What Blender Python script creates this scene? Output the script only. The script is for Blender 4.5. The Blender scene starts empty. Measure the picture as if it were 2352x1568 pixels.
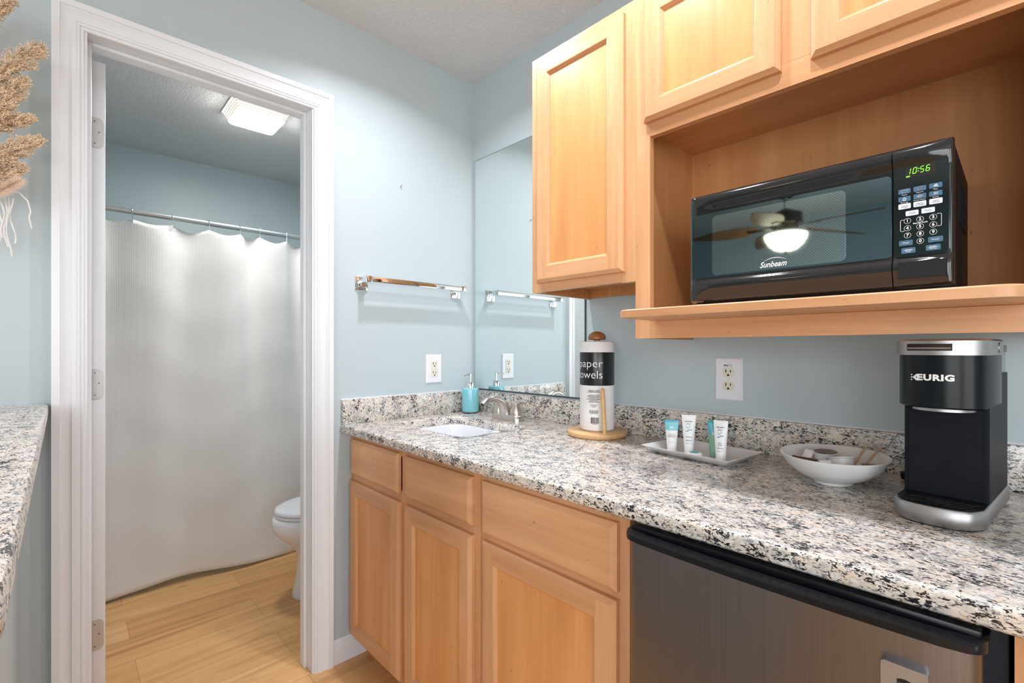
import bpy, bmesh, math, random
from mathutils import Vector, Matrix

# ------------------------------------------------------------------ camera, world, exposure
SC = bpy.context.scene
C = SC.collection
cam_d = bpy.data.cameras.new('camera'); CAM = bpy.data.objects.new('camera', cam_d); C.objects.link(CAM)
CAM.location = (1.777, -1.423, 1.19)
CAM.rotation_euler = (math.pi/2, 0, math.radians(46.759))
cam_d.sensor_fit = 'HORIZONTAL'; cam_d.sensor_width = 36.0
cam_d.lens = 1099.0/2352.0*36.0
cam_d.shift_y = 15.56/2352.0
cam_d.clip_start = 0.02
SC.camera = CAM
SC.view_settings.view_transform = 'Standard'
SC.view_settings.look = 'None'
SC.view_settings.gamma = 1.0
SC.view_settings.use_curve_mapping = False
SC.view_settings.exposure = 0.38
SC.cycles.use_denoising = True
SC.cycles.sample_clamp_indirect = 0.0
SC.cycles.max_bounces = 12
SC.cycles.diffuse_bounces = 6
SC.cycles.glossy_bounces = 6
world = bpy.data.worlds.new('world'); SC.world = world; world.use_nodes = True
bg = world.node_tree.nodes['Background']
sky = world.node_tree.nodes.new('ShaderNodeTexSky'); sky.sky_type = 'NISHITA'
sky.sun_elevation = math.radians(40); sky.sun_rotation = math.radians(60); sky.sun_disc = False
world.node_tree.links.new(sky.outputs[0], bg.inputs[0]); bg.inputs[1].default_value = 0.15

PUCK_L = 6.0         # glow of the downlight lenses
BATH_L = 74.0
FAN_L = 8.5

def area(name, loc, rot, sx, sy, power, col):
    d = bpy.data.lights.new(name, 'AREA'); d.shape = 'RECTANGLE'; d.size = sx; d.size_y = sy
    d.energy = power; d.color = col
    o = bpy.data.objects.new(name, d); C.objects.link(o); o.location = loc; o.rotation_euler = rot
    return o
# the three downlights over the counter (their housings are built further down)
PUCKS = ((0.50, -0.57), (1.055, -0.57), (1.60, -0.66))
for (px, py), watts in zip(PUCKS, (6.4, 4.6, 4.8)):
    d = bpy.data.lights.new('downlight_beam', 'AREA'); d.shape = 'DISK'; d.size = 0.06; d.energy = watts; d.color = (0.94, 0.94, 1.0)
    d.spread = math.radians(144)
    o = bpy.data.objects.new('downlight_beam', d); C.objects.link(o); o.location = (px, py, 2.404)
# added fill lamps, set just inside two assumed windows behind the camera
area('fill_light_rear', (3.1, -4.32, 1.35), (math.pi/2, 0, 0), 2.3, 1.7, 46, (0.95, 0.97, 1.0))
area('fill_light_side', (4.52, -2.6, 1.35), (math.pi/2, 0, math.pi/2), 2.3, 1.7, 44, (0.95, 0.97, 1.0))

# ------------------------------------------------------------------ helpers
def srgb(r, g, b):
    f = lambda c: (c/255)/12.92 if c/255 <= 0.04045 else ((c/255+0.055)/1.055)**2.4
    return (f(r), f(g), f(b), 1.0)

class MB:
    def __init__(self): self.bm = bmesh.new(); self.mi = 0
    def face(self, vs):
        try:
            f = self.bm.faces.new(vs); f.material_index = self.mi; return f
        except ValueError: return None
    def v(self, p): return self.bm.verts.new(p)
    def absorb(self, other, mat=None):
        mp = {}
        for v in other.verts:
            mp[v] = self.bm.verts.new(mat @ v.co if mat else v.co)
        for f in other.faces: self.face([mp[v] for v in f.verts])
        other.free(); return self
    def box(self, x0, x1, y0, y1, z0, z1, b=0.0, seg=2):
        t = bmesh.new(); r = bmesh.ops.create_cube(t, size=1.0)
        for v in r['verts']:
            v.co = Vector((x0 if v.co.x < 0 else x1, y0 if v.co.y < 0 else y1, z0 if v.co.z < 0 else z1))
        if b > 0: bmesh.ops.bevel(t, geom=t.edges[:], offset=b, segments=seg, profile=0.5, affect='EDGES')
        return self.absorb(t)
    def rings(self, rings, close=True, cap0=True, cap1=True):
        vv = [[self.v(p) for p in r] for r in rings]
        n = len(rings[0])
        for a, b in zip(vv[:-1], vv[1:]):
            for i in range(n if close else n-1):
                self.face([a[i], a[(i+1) % n], b[(i+1) % n], b[i]])
        if close and cap0: self.face(vv[0][::-1])
        if close and cap1: self.face(vv[-1])
        return self
    def lathe(self, prof, c=(0, 0), n=48, cap0=True, cap1=True):
        return self.rings([[(c[0]+r*math.cos(2*math.pi*i/n), c[1]+r*math.sin(2*math.pi*i/n), z) for i in range(n)] for r, z in prof], True, cap0, cap1)
    def tube(self, pts, r, n=12, cap=True):
        pts = [Vector(p) for p in pts]; rs = r if isinstance(r, (list, tuple)) else [r]*len(pts)
        rings = []; up = None
        for i, p in enumerate(pts):
            t = (pts[min(i+1, len(pts)-1)]-pts[max(i-1, 0)]).normalized()
            if up is None:
                up = Vector((0, 0, 1)) if abs(t.z) < 0.9 else Vector((0, 1, 0))
            a = t.cross(up).normalized(); bb = a.cross(t).normalized(); up = bb
            rr = rs[i] if isinstance(rs[i], (tuple, list)) else (rs[i], rs[i])
            rings.append([p+a*rr[0]*math.cos(2*math.pi*k/n)+bb*rr[1]*math.sin(2*math.pi*k/n) for k in range(n)])
        return self.rings(rings, True, cap, cap)
    def cyl(self, p0, p1, r0, r1=None, n=32): return self.tube([p0, p1], [r0, r0 if r1 is None else r1], n)
    def ball(self, c, rx, ry=None, rz=None, nu=24, nv=14):
        ry = ry or rx; rz = rz or rx; rings = []
        for j in range(1, nv):
            a = math.pi*j/nv
            rings.append([(c[0]+rx*math.sin(a)*math.cos(2*math.pi*i/nu), c[1]+ry*math.sin(a)*math.sin(2*math.pi*i/nu), c[2]-rz*math.cos(a)) for i in range(nu)])
        return self.rings(rings)
    def prism(self, poly, axis, d0, d1):
        def P(a, b, d): return {'x': (d, a, b), 'y': (a, d, b), 'z': (a, b, d)}[axis]
        return self.rings([[P(a, b, d0) for a, b in poly], [P(a, b, d1) for a, b in poly]])
    def grid(self, fn, nu, nv):
        g = [[self.v(fn(i/nu, j/nv)) for j in range(nv+1)] for i in range(nu+1)]
        for i in range(nu):
            for j in range(nv): self.face([g[i][j], g[i+1][j], g[i+1][j+1], g[i][j+1]])
        return self
    def xf(self, m):
        bmesh.ops.transform(self.bm, matrix=m, verts=self.bm.verts[:]); return self
    def build(self, name, mats, parent=None, loc=None, smooth=40, fix=True):
        if fix: bmesh.ops.recalc_face_normals(self.bm, faces=self.bm.faces[:])
        base = Vector(loc) if loc is not None else Vector((0, 0, 0))
        if parent is not None: base = wloc(parent)
        for v in self.bm.verts: v.co -= base
        me = bpy.data.meshes.new(name); self.bm.to_mesh(me); self.bm.free()
        for m in (mats if isinstance(mats, (list, tuple)) else [mats]): me.materials.append(m)
        if smooth:
            for p in me.polygons: p.use_smooth = True
            me.set_sharp_from_angle(angle=math.radians(smooth))
        o = bpy.data.objects.new(name, me); C.objects.link(o)
        if parent is not None: o.parent = parent
        else: o.location = base
        return o

def wloc(o):
    p = Vector((0, 0, 0))
    while o is not None: p += o.location; o = o.parent
    return p
def tag(o, label=None, cat=None, group=None, kind=None):
    if label: o['label'] = label
    if cat: o['category'] = cat
    if group: o['group'] = group
    if kind: o['kind'] = kind
    return o
def thing(name, loc, label, cat, group=None):
    o = bpy.data.objects.new(name, None); C.objects.link(o); o.location = loc; o.empty_display_size = 0.05
    return tag(o, label, cat, group)
def struct(name, mb, mat, smooth=0, label=None):
    o = mb.build(name, mat, smooth=smooth); o['kind'] = 'structure'
    if label: o['label'] = label
    return o
def rotate_about(o, deg): o.rotation_euler = (0, 0, math.radians(deg)); return o
def dup(root, loc, label=None, rotz=None):
    r = root.copy(); C.objects.link(r); r.location = loc
    if rotz is not None: r.rotation_euler = (0, 0, rotz)
    if label: r['label'] = label
    for ch in list(root.children):
        c = ch.copy(); C.objects.link(c); c.parent = r
        for g in list(ch.children):
            d = g.copy(); C.objects.link(d); d.parent = c
    return r

def rrect(x0, x1, z0, z1, r, n=6):
    out = []
    for cx, cz, a0 in ((x1-r, z1-r, 0), (x0+r, z1-r, 90), (x0+r, z0+r, 180), (x1-r, z0+r, 270)):
        for k in range(n+1):
            a = math.radians(a0+90*k/n); out.append((cx+r*math.cos(a), cz+r*math.sin(a)))
    return out

def add_text(mb, s, size, fn, align='CENTER', shear=0.0, offset=0.0, space=1.0, aspect=1.0, thick=0.0, line=1.0):
    """letters laid out in (u, v) and placed by fn(u, v)"""
    cu = bpy.data.curves.new('t', 'FONT'); cu.body = s; cu.size = size; cu.align_x = align; cu.align_y = 'CENTER'
    cu.shear = shear; cu.offset = offset; cu.space_character = space; cu.space_line = line; cu.resolution_u = 3
    ob = bpy.data.objects.new('t', cu)
    me = bpy.data.meshes.new_from_object(ob)
    vs = [mb.v(fn(v.co.x*aspect, v.co.y)) for v in me.vertices]
    for p in me.polygons: mb.face([vs[i] for i in p.vertices])
    bpy.data.objects.remove(ob); bpy.data.curves.remove(cu); bpy.data.meshes.remove(me)
    return mb
def on_y(x, z, y): return lambda u, v: (x+u, y, z+v)     # writing on a face that looks towards -y

# ------------------------------------------------------------------ materials
def base_mat(name):
    m = bpy.data.materials.new(name); m.use_nodes = True
    nt = m.node_tree; return m, nt, nt.nodes['Principled BSDF']
def N(nt, t, **kw):
    n = nt.nodes.new(t)
    for k, v in kw.items(): setattr(n, k, v)
    return n
def coords(nt, scale=(1, 1, 1)):
    tc = N(nt, 'ShaderNodeTexCoord'); mp = N(nt, 'ShaderNodeMapping'); mp.inputs['Scale'].default_value = scale
    nt.links.new(tc.outputs['Object'], mp.inputs['Vector']); return mp.outputs['Vector']
def noise(nt, vec, scale, detail=3, rough=0.5, dist=0.0):
    n = N(nt, 'ShaderNodeTexNoise'); n.inputs['Scale'].default_value = scale; n.inputs['Detail'].default_value = detail
    n.inputs['Roughness'].default_value = rough; n.inputs['Distortion'].default_value = dist
    nt.links.new(vec, n.inputs['Vector']); return n.outputs['Fac']
def ramp(nt, fac, stops, interp='LINEAR'):
    r = N(nt, 'ShaderNodeValToRGB'); e = r.color_ramp.elements; r.color_ramp.interpolation = interp
    while len(e) < len(stops): e.new(0.5)
    for k, (p, c) in zip(e, stops): k.position = p; k.color = c
    nt.links.new(fac, r.inputs['Fac']); return r.outputs['Color']
def mix(nt, fac, a, b, mode='MIX'):
    m = N(nt, 'ShaderNodeMix', data_type='RGBA', blend_type=mode)
    for val, i in ((fac, 0), (a, 6), (b, 7)):
        if isinstance(val, (int, float, tuple)): m.inputs[i].default_value = val
        else: nt.links.new(val, m.inputs[i])
    return m.outputs[2]
def bump(nt, bsdf, h, strength=0.2, dist=0.002):
    b = N(nt, 'ShaderNodeBump'); b.inputs['Strength'].default_value = strength; b.inputs['Distance'].default_value = dist
    nt.links.new(h, b.inputs['Height']); nt.links.new(b.outputs[0], bsdf.inputs['Normal'])
G1, W1, K1 = (0.5, 0.5, 0.5, 1), (1, 1, 1, 1), (0, 0, 0, 1)

def plain(name, col, rough=0.5, metal=0.0, vary=0.06, nscale=30, ior=1.5, coat=0.0, bmp=0.0, spec=None):
    m, nt, b = base_mat(name)
    f = noise(nt, coords(nt), nscale, 3)
    lo = tuple(c*(1-vary) for c in col[:3])+(1,); hi = tuple(min(1, c*(1+vary)) for c in col[:3])+(1,)
    nt.links.new(ramp(nt, f, [(0.3, lo), (0.7, hi)]), b.inputs['Base Color'])
    b.inputs['Roughness'].default_value = rough; b.inputs['Metallic'].default_value = metal; b.inputs['IOR'].default_value = ior
    b.inputs['Coat Weight'].default_value = coat; b.inputs['Coat Roughness'].default_value = 0.05
    if spec is not None: b.inputs['Specular IOR Level'].default_value = spec
    if bmp: bump(nt, b, f, bmp)
    return m
def glow(name, col, L, base=None):
    m, nt, b = base_mat(name)
    b.inputs['Base Color'].default_value = base or (0.8, 0.8, 0.8, 1)
    f = noise(nt, coords(nt), 40, 2)
    c = ramp(nt, f, [(0.0, tuple(x*0.97 for x in col[:3])+(1,)), (1.0, col)])
    nt.links.new(c, b.inputs['Emission Color']); b.inputs['Emission Strength'].default_value = L
    return m
def wood(name, lo, hi, axis='z', rough=0.36, fine=0.35, flecks=True, scale=1.0, coat=0.0):
    m, nt, b = base_mat(name)
    sc = {'x': (1.1, 14, 14), 'y': (14, 1.1, 14), 'z': (14, 14, 1.1)}[axis]
    v = coords(nt, tuple(s*scale for s in sc))
    f1 = noise(nt, v, 1.0, 4, 0.55, 0.8)
    v2 = coords(nt, tuple(s*scale*(6 if s > 5 else 3) for s in sc)); f2 = noise(nt, v2, 1.0, 3, 0.6)
    v3 = coords(nt, (2.2, 2.2, 2.2)); f3 = noise(nt, v3, 1.0, 2)
    col = ramp(nt, f1, [(0.28, lo), (0.72, hi)])
    fr = ramp(nt, f2, [(0.35, (0.86, 0.82, 0.78, 1)), (0.65, (1.04, 1.04, 1.04, 1))])
    col = mix(nt, fine, col, fr, 'MULTIPLY')
    fb = ramp(nt, f3, [(0.28, (0.86, 0.83, 0.80, 1)), (0.72, (1.03, 1.03, 1.03, 1))])
    col = mix(nt, 0.8, col, fb, 'MULTIPLY')
    if flecks:
        sf = {'x': (34, 150, 150), 'y': (150, 34, 150), 'z': (150, 150, 34)}[axis]
        ff = noise(nt, coords(nt, sf), 1.0, 2, 0.5, 0.4)
        fm = ramp(nt, ff, [(0.74, K1), (0.79, W1)])
        col = mix(nt, fm, col, tuple(c*0.5 for c in lo[:3])+(1,))
    nt.links.new(col, b.inputs['Base Color']); b.inputs['Roughness'].default_value = rough
    b.inputs['Coat Weight'].default_value = coat; b.inputs['Coat Roughness'].default_value = 0.2
    bump(nt, b, f2, 0.06, 0.001)
    return m
def granite(name, light=1.0):
    m, nt, b = base_mat(name)
    v = coords(nt, (1, 1, 1)); vs = coords(nt, (0.5, 1, 1))
    patch = noise(nt, v, 36, 4, 0.65, 0.5)
    col = ramp(nt, patch, [(0.32, srgb(168, 168, 166)), (0.44, srgb(206, 202, 196)), (0.55, srgb(224, 214, 202)), (0.68, srgb(228, 210, 190))])
    wh = noise(nt, v, 95, 3, 0.6, 0.5)
    col = mix(nt, ramp(nt, wh, [(0.52, K1), (0.62, W1)]), col, srgb(232, 229, 225))
    gr = noise(nt, vs, 215, 4, 0.65, 0.7)
    col = mix(nt, ramp(nt, gr, [(0.565, K1), (0.63, W1)]), col, srgb(132, 134, 138))
    dk = noise(nt, vs, 260, 4, 0.65, 0.9); reg = noise(nt, v, 28, 3, 0.6)
    add = N(nt, 'ShaderNodeMath', operation='MULTIPLY_ADD'); nt.links.new(reg, add.inputs[0]); add.inputs[1].default_value = 0.42; nt.links.new(dk, add.inputs[2])
    col = mix(nt, ramp(nt, add.outputs[0], [(0.745, K1), (0.785, W1)]), col, srgb(36, 38, 46))
    vo = N(nt, 'ShaderNodeTexVoronoi'); vo.inputs['Scale'].default_value = 42; nt.links.new(v, vo.inputs['Vector'])
    rs = noise(nt, v, 190, 2)
    sm = N(nt, 'ShaderNodeMath', operation='MULTIPLY_ADD'); nt.links.new(rs, sm.inputs[0]); sm.inputs[1].default_value = 0.16; nt.links.new(vo.outputs['Distance'], sm.inputs[2])
    pick = N(nt, 'ShaderNodeSeparateColor'); nt.links.new(vo.outputs['Color'], pick.inputs[0])
    pk = ramp(nt, pick.outputs[0], [(0.80, K1), (0.81, W1)])
    spot = mix(nt, 1.0, ramp(nt, sm.outputs[0], [(0.21, W1), (0.25, K1)]), pk, 'MULTIPLY')
    col = mix(nt, spot, col, srgb(66, 38, 40))
    nt.links.new(col, b.inputs['Base Color']); b.inputs['Roughness'].default_value = 0.17
    b.inputs['IOR'].default_value = 1.55
    return m

def paint(name, col, rough=0.42, bmp=0.05):
    m, nt, b = base_mat(name); v = coords(nt)
    f = noise(nt, v, 1.6, 2); lo = tuple(c*0.97 for c in col[:3])+(1,)
    nt.links.new(ramp(nt, f, [(0.3, lo), (0.7, col)]), b.inputs['Base Color'])
    b.inputs['Roughness'].default_value = rough
    bump(nt, b, noise(nt, v, 260, 2), bmp, 0.001); return m
def knockdown(name, col):
    m, nt, b = base_mat(name); v = coords(nt)
    b.inputs['Base Color'].default_value = col; b.inputs['Roughness'].default_value = 0.8
    h = ramp(nt, noise(nt, v, 75, 5, 0.6, 0.4), [(0.42, K1), (0.62, W1)])
    bump(nt, b, h, 0.5, 0.004); return m
def planks(name):
    m, nt, b = base_mat(name)
    tc = N(nt, 'ShaderNodeTexCoord'); mp = N(nt, 'ShaderNodeMapping'); mp.inputs['Rotation'].default_value = (0, 0, math.pi/2)
    nt.links.new(tc.outputs['Object'], mp.inputs['Vector'])
    br = N(nt, 'ShaderNodeTexBrick'); br.inputs['Scale'].default_value = 1.0
    br.inputs['Brick Width'].default_value = 1.22; br.inputs['Row Height'].default_value = 0.18; br.offset = 0.37
    br.inputs['Mortar Size'].default_value = 0.0008; br.inputs['Mortar Smooth'].default_value = 0.2
    br.inputs['Color1'].default_value = srgb(226, 182, 126); br.inputs['Color2'].default_value = srgb(206, 158, 102); br.inputs['Mortar'].default_value = srgb(160, 120, 80)
    nt.links.new(mp.outputs[0], br.inputs['Vector'])
    f = noise(nt, coords(nt, (17, 1.3, 1)), 1.0, 5, 0.6, 1.2)
    col = mix(nt, 0.75, br.outputs['Color'], ramp(nt, f, [(0.28, srgb(188, 160, 128)), (0.5, srgb(240, 232, 220)), (0.75, W1)]), 'MULTIPLY')
    k = noise(nt, coords(nt, (9, 3, 1)), 1.0, 3, 0.5, 0.6)
    col = mix(nt, ramp(nt, k, [(0.68, K1), (0.78, W1)]), col, srgb(160, 116, 70))
    nt.links.new(col, b.inputs['Base Color']); b.inputs['Roughness'].default_value = 0.42
    return m
def waffle(name, col):
    m, nt, b = base_mat(name)
    b.inputs['Base Color'].default_value = col; b.inputs['Roughness'].default_value = 0.9
    b.inputs['Sheen Weight'].default_value = 0.15
    v = coords(nt)
    hs = []
    for d in ('Y', 'Z'):
        w = N(nt, 'ShaderNodeTexWave', wave_type='BANDS', bands_direction=d); w.inputs['Scale'].default_value = 52
        nt.links.new(v, w.inputs['Vector']); hs.append(w.outputs['Fac'])
    h = N(nt, 'ShaderNodeMath', operation='MAXIMUM'); nt.links.new(hs[0], h.inputs[0]); nt.links.new(hs[1], h.inputs[1])
    bump(nt, b, h.outputs[0], 0.40, 0.002)
    return m
def mirror_glass(name, tint, rough=0.0):
    m, nt, b = base_mat(name)
    f = noise(nt, coords(nt), 3, 2)
    nt.links.new(ramp(nt, f, [(0, tuple(c*0.99 for c in tint[:3])+(1,)), (1, tint)]), b.inputs['Base Color'])
    b.inputs['Metallic'].default_value = 1.0; b.inputs['Roughness'].default_value = rough; return m
def perforated(name):
    m, nt, b = base_mat(name)
    tc = N(nt, 'ShaderNodeTexCoord'); sx = N(nt, 'ShaderNodeSeparateXYZ'); nt.links.new(tc.outputs['Object'], sx.inputs[0])
    ad = N(nt, 'ShaderNodeMath', operation='ADD'); sb = N(nt, 'ShaderNodeMath', operation='SUBTRACT'); cb = N(nt, 'ShaderNodeCombineXYZ')
    for q in (ad, sb): nt.links.new(sx.outputs[0], q.inputs[0]); nt.links.new(sx.outputs[2], q.inputs[1])
    nt.links.new(ad.outputs[0], cb.inputs[0]); nt.links.new(sb.outputs[0], cb.inputs[1])
    vo = N(nt, 'ShaderNodeTexVoronoi', voronoi_dimensions='2D'); vo.inputs['Scale'].default_value = 190; vo.inputs['Randomness'].default_value = 0.0
    nt.links.new(cb.outputs[0], vo.inputs['Vector'])
    c = ramp(nt, vo.outputs['Distance'], [(0.26, srgb(140, 170, 186)), (0.40, srgb(186, 214, 230))])
    nt.links.new(c, b.inputs['Base Color']); b.inputs['Metallic'].default_value = 1.0; b.inputs['Roughness'].default_value = 0.03
    return m
def brushed(name, col, rough=0.32, axis='z'):
    m, nt, b = base_mat(name)
    sc = {'x': (3, 300, 300), 'z': (300, 300, 3)}[axis]
    f = noise(nt, coords(nt, sc), 1.0, 3)
    nt.links.new(ramp(nt, f, [(0.3, tuple(c*0.9 for c in col[:3])+(1,)), (0.7, col)]), b.inputs['Base Color'])
    b.inputs['Metallic'].default_value = 1.0; b.inputs['Roughness'].default_value = rough
    bump(nt, b, f, 0.03, 0.0005); return m

M = {}
M['wall'] = paint('wall_paint', srgb(184, 198, 203), 0.45)
M['white_trim'] = paint('white_trim_paint', srgb(228, 233, 238), 0.30, 0.02)
M['ceiling'] = knockdown('ceiling_texture', srgb(220, 221, 222))
M['floor'] = planks('oak_plank_floor')
M['granite'] = granite('granite')
LO, HI = srgb(200, 146, 102), srgb(224, 174, 130)
M['maple_v'] = wood('maple_vertical', LO, HI, 'z')
M['maple_h'] = wood('maple_horizontal', LO, HI, 'x')
M['maple_panel'] = wood('maple_panel', srgb(206, 142, 84), srgb(228, 166, 108), 'z', scale=0.8)
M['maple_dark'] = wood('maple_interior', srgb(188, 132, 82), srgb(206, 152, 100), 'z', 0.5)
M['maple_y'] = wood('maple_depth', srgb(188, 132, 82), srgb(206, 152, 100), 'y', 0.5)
M['bamboo'] = wood('beech_holder', srgb(206, 160, 108), srgb(228, 188, 138), 'x', 0.35, scale=2.5, flecks=False)
M['knob_wood'] = wood('stained_knob', srgb(140, 92, 50), srgb(172, 118, 68), 'z', 0.3, scale=3, flecks=False)
M['stirrer'] = wood('birch_stirrer', srgb(208, 172, 132), srgb(224, 192, 154), 'x', 0.6, scale=4, flecks=False)
M['chrome'] = plain('chrome', (0.80, 0.82, 0.84, 1), 0.06, 1.0, 0.02)
M['nickel'] = brushed('brushed_nickel', (0.62, 0.58, 0.54, 1), 0.28)
M['hinge'] = brushed('hinge_steel', (0.62, 0.63, 0.64, 1), 0.45)
M['steel_dark'] = brushed('dark_stainless', (0.235, 0.225, 0.235, 1), 0.30)
M['silver'] = brushed('silver_band', (0.46, 0.46, 0.47, 1), 0.42, 'x')
M['porcelain'] = plain('porcelain', srgb(222, 225, 232), 0.10, 0, 0.01, coat=0.5)
M['ceramic'] = plain('white_stoneware', srgb(226, 227, 228), 0.28, 0, 0.02)
M['plastic_w'] = plain('white_plastic', srgb(228, 229, 236), 0.35, 0, 0.01)
M['almond'] = plain('almond_plastic', srgb(222, 218, 200), 0.35, 0, 0.01)
M['slot'] = plain('dark_slot', (0.012, 0.011, 0.011, 1), 0.7, 0, 0.05)
M['black'] = plain('black_plastic', (0.007, 0.008, 0.010, 1), 0.22, 0, 0.1, spec=0.28)
M['black_gloss'] = plain('gloss_black', (0.012, 0.014, 0.016, 1), 0.09, 0, 0.05, ior=1.5, coat=0.35)
M['head_black'] = plain('head_black', (0.007, 0.010, 0.013, 1), 0.24, 0, 0.1, spec=0.22)
M['black_satin'] = plain('satin_black', (0.010, 0.012, 0.016, 1), 0.45, 0, 0.1, spec=0.10)
M['mw_glass'] = mirror_glass('tinted_door_glass', (0.17, 0.28, 0.36, 1), 0.02)
M['mw_panel'] = mirror_glass('tinted_panel', (0.060, 0.085, 0.098, 1), 0.06)
M['mw_mesh'] = perforated('perforated_screen')
M['mirror'] = mirror_glass('silvered_glass', (0.83, 0.90, 0.90, 1))
M['mirror_edge'] = plain('mirror_edge', srgb(54, 72, 74), 0.3, 0, 0.05)
M['aqua'] = plain('aqua_glaze', srgb(120, 190, 202), 0.22, 0, 0.03, coat=0.6)
M['curtain'] = waffle('waffle_cloth', srgb(236, 235, 234))
M['paper'] = plain('paper_roll', srgb(236, 235, 236), 0.7, 0, 0.02, bmp=0.1)
M['print_black'] = plain('black_print', srgb(24, 25, 28), 0.25, 0, 0.03)
M['print_white'] = plain('white_print', srgb(240, 242, 244), 0.4, 0, 0.01)
M['print_grey'] = plain('grey_print', srgb(140, 150, 158), 0.5, 0, 0.02)
M['print_blue'] = plain('blue_print', srgb(52, 104, 164), 0.5, 0, 0.04)
M['print_navy'] = plain('navy_print', srgb(58, 74, 112), 0.5, 0, 0.04)
M['print_teal'] = plain('teal_print', srgb(62, 168, 176), 0.5, 0, 0.04)
M['tube_white'] = plain('tube_white', srgb(238, 239, 241), 0.32, 0, 0.01)
M['tube_aqua'] = plain('tube_aqua', srgb(128, 204, 218), 0.32, 0, 0.05)
M['tube_aqua2'] = plain('tube_crimp', srgb(84, 178, 200), 0.32, 0, 0.05)
M['tube_green'] = plain('tube_green', srgb(126, 178, 150), 0.35, 0, 0.05)
M['pod'] = plain('pod_plastic', srgb(226, 228, 230), 0.35, 0, 0.02)
M['brown_paper'] = plain('brown_paper', srgb(170, 126, 90), 0.8, 0, 0.08)
M['dark_brown'] = plain('dark_brown_wrapper', srgb(92, 70, 54), 0.55, 0, 0.1)
M['button_blue'] = plain('button_blue', srgb(66, 104, 132), 0.35, 0, 0.03)
M['button_white'] = plain('button_white', srgb(214, 222, 230), 0.35, 0, 0.02)
M['led'] = glow('green_led', (0.22, 1.0, 0.04, 1), 1.6, (0.02, 0.05, 0.01, 1))
M['display'] = plain('display_glass', (0.022, 0.020, 0.018, 1), 0.12, 0, 0.05)
M['tank'] = plain('smoky_tank', srgb(118, 120, 120), 0.15, 0, 0.05)
M['bath_lens'] = glow('lit_lens', (1.0, 0.98, 0.945, 1), BATH_L)
M['bath_lens_side'] = glow('lit_lens_side', (1.0, 0.95, 0.90, 1), 2.6)
M['bath_rib'] = glow('lens_rib', (1.0, 0.90, 0.72, 1), 0.35, (0.3, 0.28, 0.24, 1))
M['puck'] = glow('downlight_lens', (0.97, 0.97, 1.0, 1), PUCK_L)
M['fan_bowl'] = glow('frosted_lit_bowl', (1.0, 0.80, 0.50, 1), FAN_L)
M['rod'] = plain('rod_metal', (0.50, 0.55, 0.58, 1), 0.34, 0.85, 0.03)
M['fan_dark'] = plain('fan_bronze', srgb(52, 40, 32), 0.4, 0.6, 0.1)
M['fan_blade'] = wood('fan_blade_wood', srgb(120, 84, 54), srgb(150, 110, 72), 'x', 0.5, flecks=False)
M['pampas'] = plain('dried_grass', srgb(224, 202, 174), 0.9, 0, 0.22, nscale=60)
M['pampas_stem'] = plain('dried_stem', srgb(196, 166, 128), 0.9, 0, 0.15)
M['fluff'] = plain('blush_fluff', srgb(250, 230, 214), 0.95, 0, 0.06)
M['yarn'] = plain('white_yarn', srgb(232, 230, 226), 0.95, 0, 0.05)
M['blind'] = plain('added_window_paint', srgb(235, 235, 235), 0.4, 0, 0.02)
m_, nt_, b_ = base_mat('added_window_glass'); b_.inputs['Transmission Weight'].default_value = 1.0; b_.inputs['Roughness'].default_value = 0.0
b_.inputs['IOR'].default_value = 1.02; M['glass'] = m_
nt_.links.new(ramp(nt_, noise(nt_, coords(nt_), 2), [(0, (0.97, 0.99, 0.99, 1)), (1, W1)]), b_.inputs['Base Color'])

CEIL = 2.44
# ------------------------------------------------------------------ room shell
def wall_boxes(name, boxes, mat='wall'):
    b = MB()
    for bx in boxes: b.box(*bx)
    return struct(name, b, M[mat])
struct('floor', MB().box(-2.6, 4.7, -4.5, 0.1, -0.05, 0.0), M['floor'])
struct('ceiling', MB().box(-2.6, 4.7, -4.5, 0.1, CEIL, CEIL+0.06), M['ceiling'])
wall_boxes('wall_back', [(-2.6, 4.7, 0.0, 0.1, 0, CEIL)])
DY0, DY1, DZ = -1.372, -0.757, 2.070          # clear opening of the bathroom doorway
wall_boxes('wall_left', [(-0.115, 0, DY1+0.018, 0.0, 0, CEIL), (-0.115, 0, -2.4, DY0-0.018, 0, CEIL), (-0.115, 0, DY0-0.018, DY1+0.018, DZ+0.018, CEIL)])
wall_boxes('wall_bathroom_far', [(-2.13, -2.03, -1.72, 0.0, 0, CEIL)])
wall_boxes('wall_bathroom_side', [(-2.03, -0.115, -1.72, -1.62, 0, CEIL)])
wall_boxes('wall_partition', [(-2.6, 0.0, -2.5, -2.4, 0, CEIL)])
wall_boxes('wall_far_left', [(-2.6, -2.5, -4.5, -2.5, 0, CEIL)])
wx0, wx1, wz0, wz1 = 1.9, 4.3, 0.45, 2.2
wall_boxes('wall_rear', [(-2.6, wx0, -4.5, -4.4, 0, CEIL), (wx1, 4.7, -4.5, -4.4, 0, CEIL), (wx0, wx1, -4.5, -4.4, 0, wz0), (wx0, wx1, -4.5, -4.4, wz1, CEIL)])
sy0, sy1 = -3.8, -1.4
wall_boxes('wall_right', [(4.6, 4.7, -4.4, sy0, 0, CEIL), (4.6, 4.7, sy1, 0.0, 0, CEIL), (4.6, 4.7, sy0, sy1, 0, wz0), (4.6, 4.7, sy0, sy1, wz1, CEIL)])
wall_boxes('wall_peninsula', [(0.0, 1.30, -1.62, -1.505, 0, 1.013)])

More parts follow.
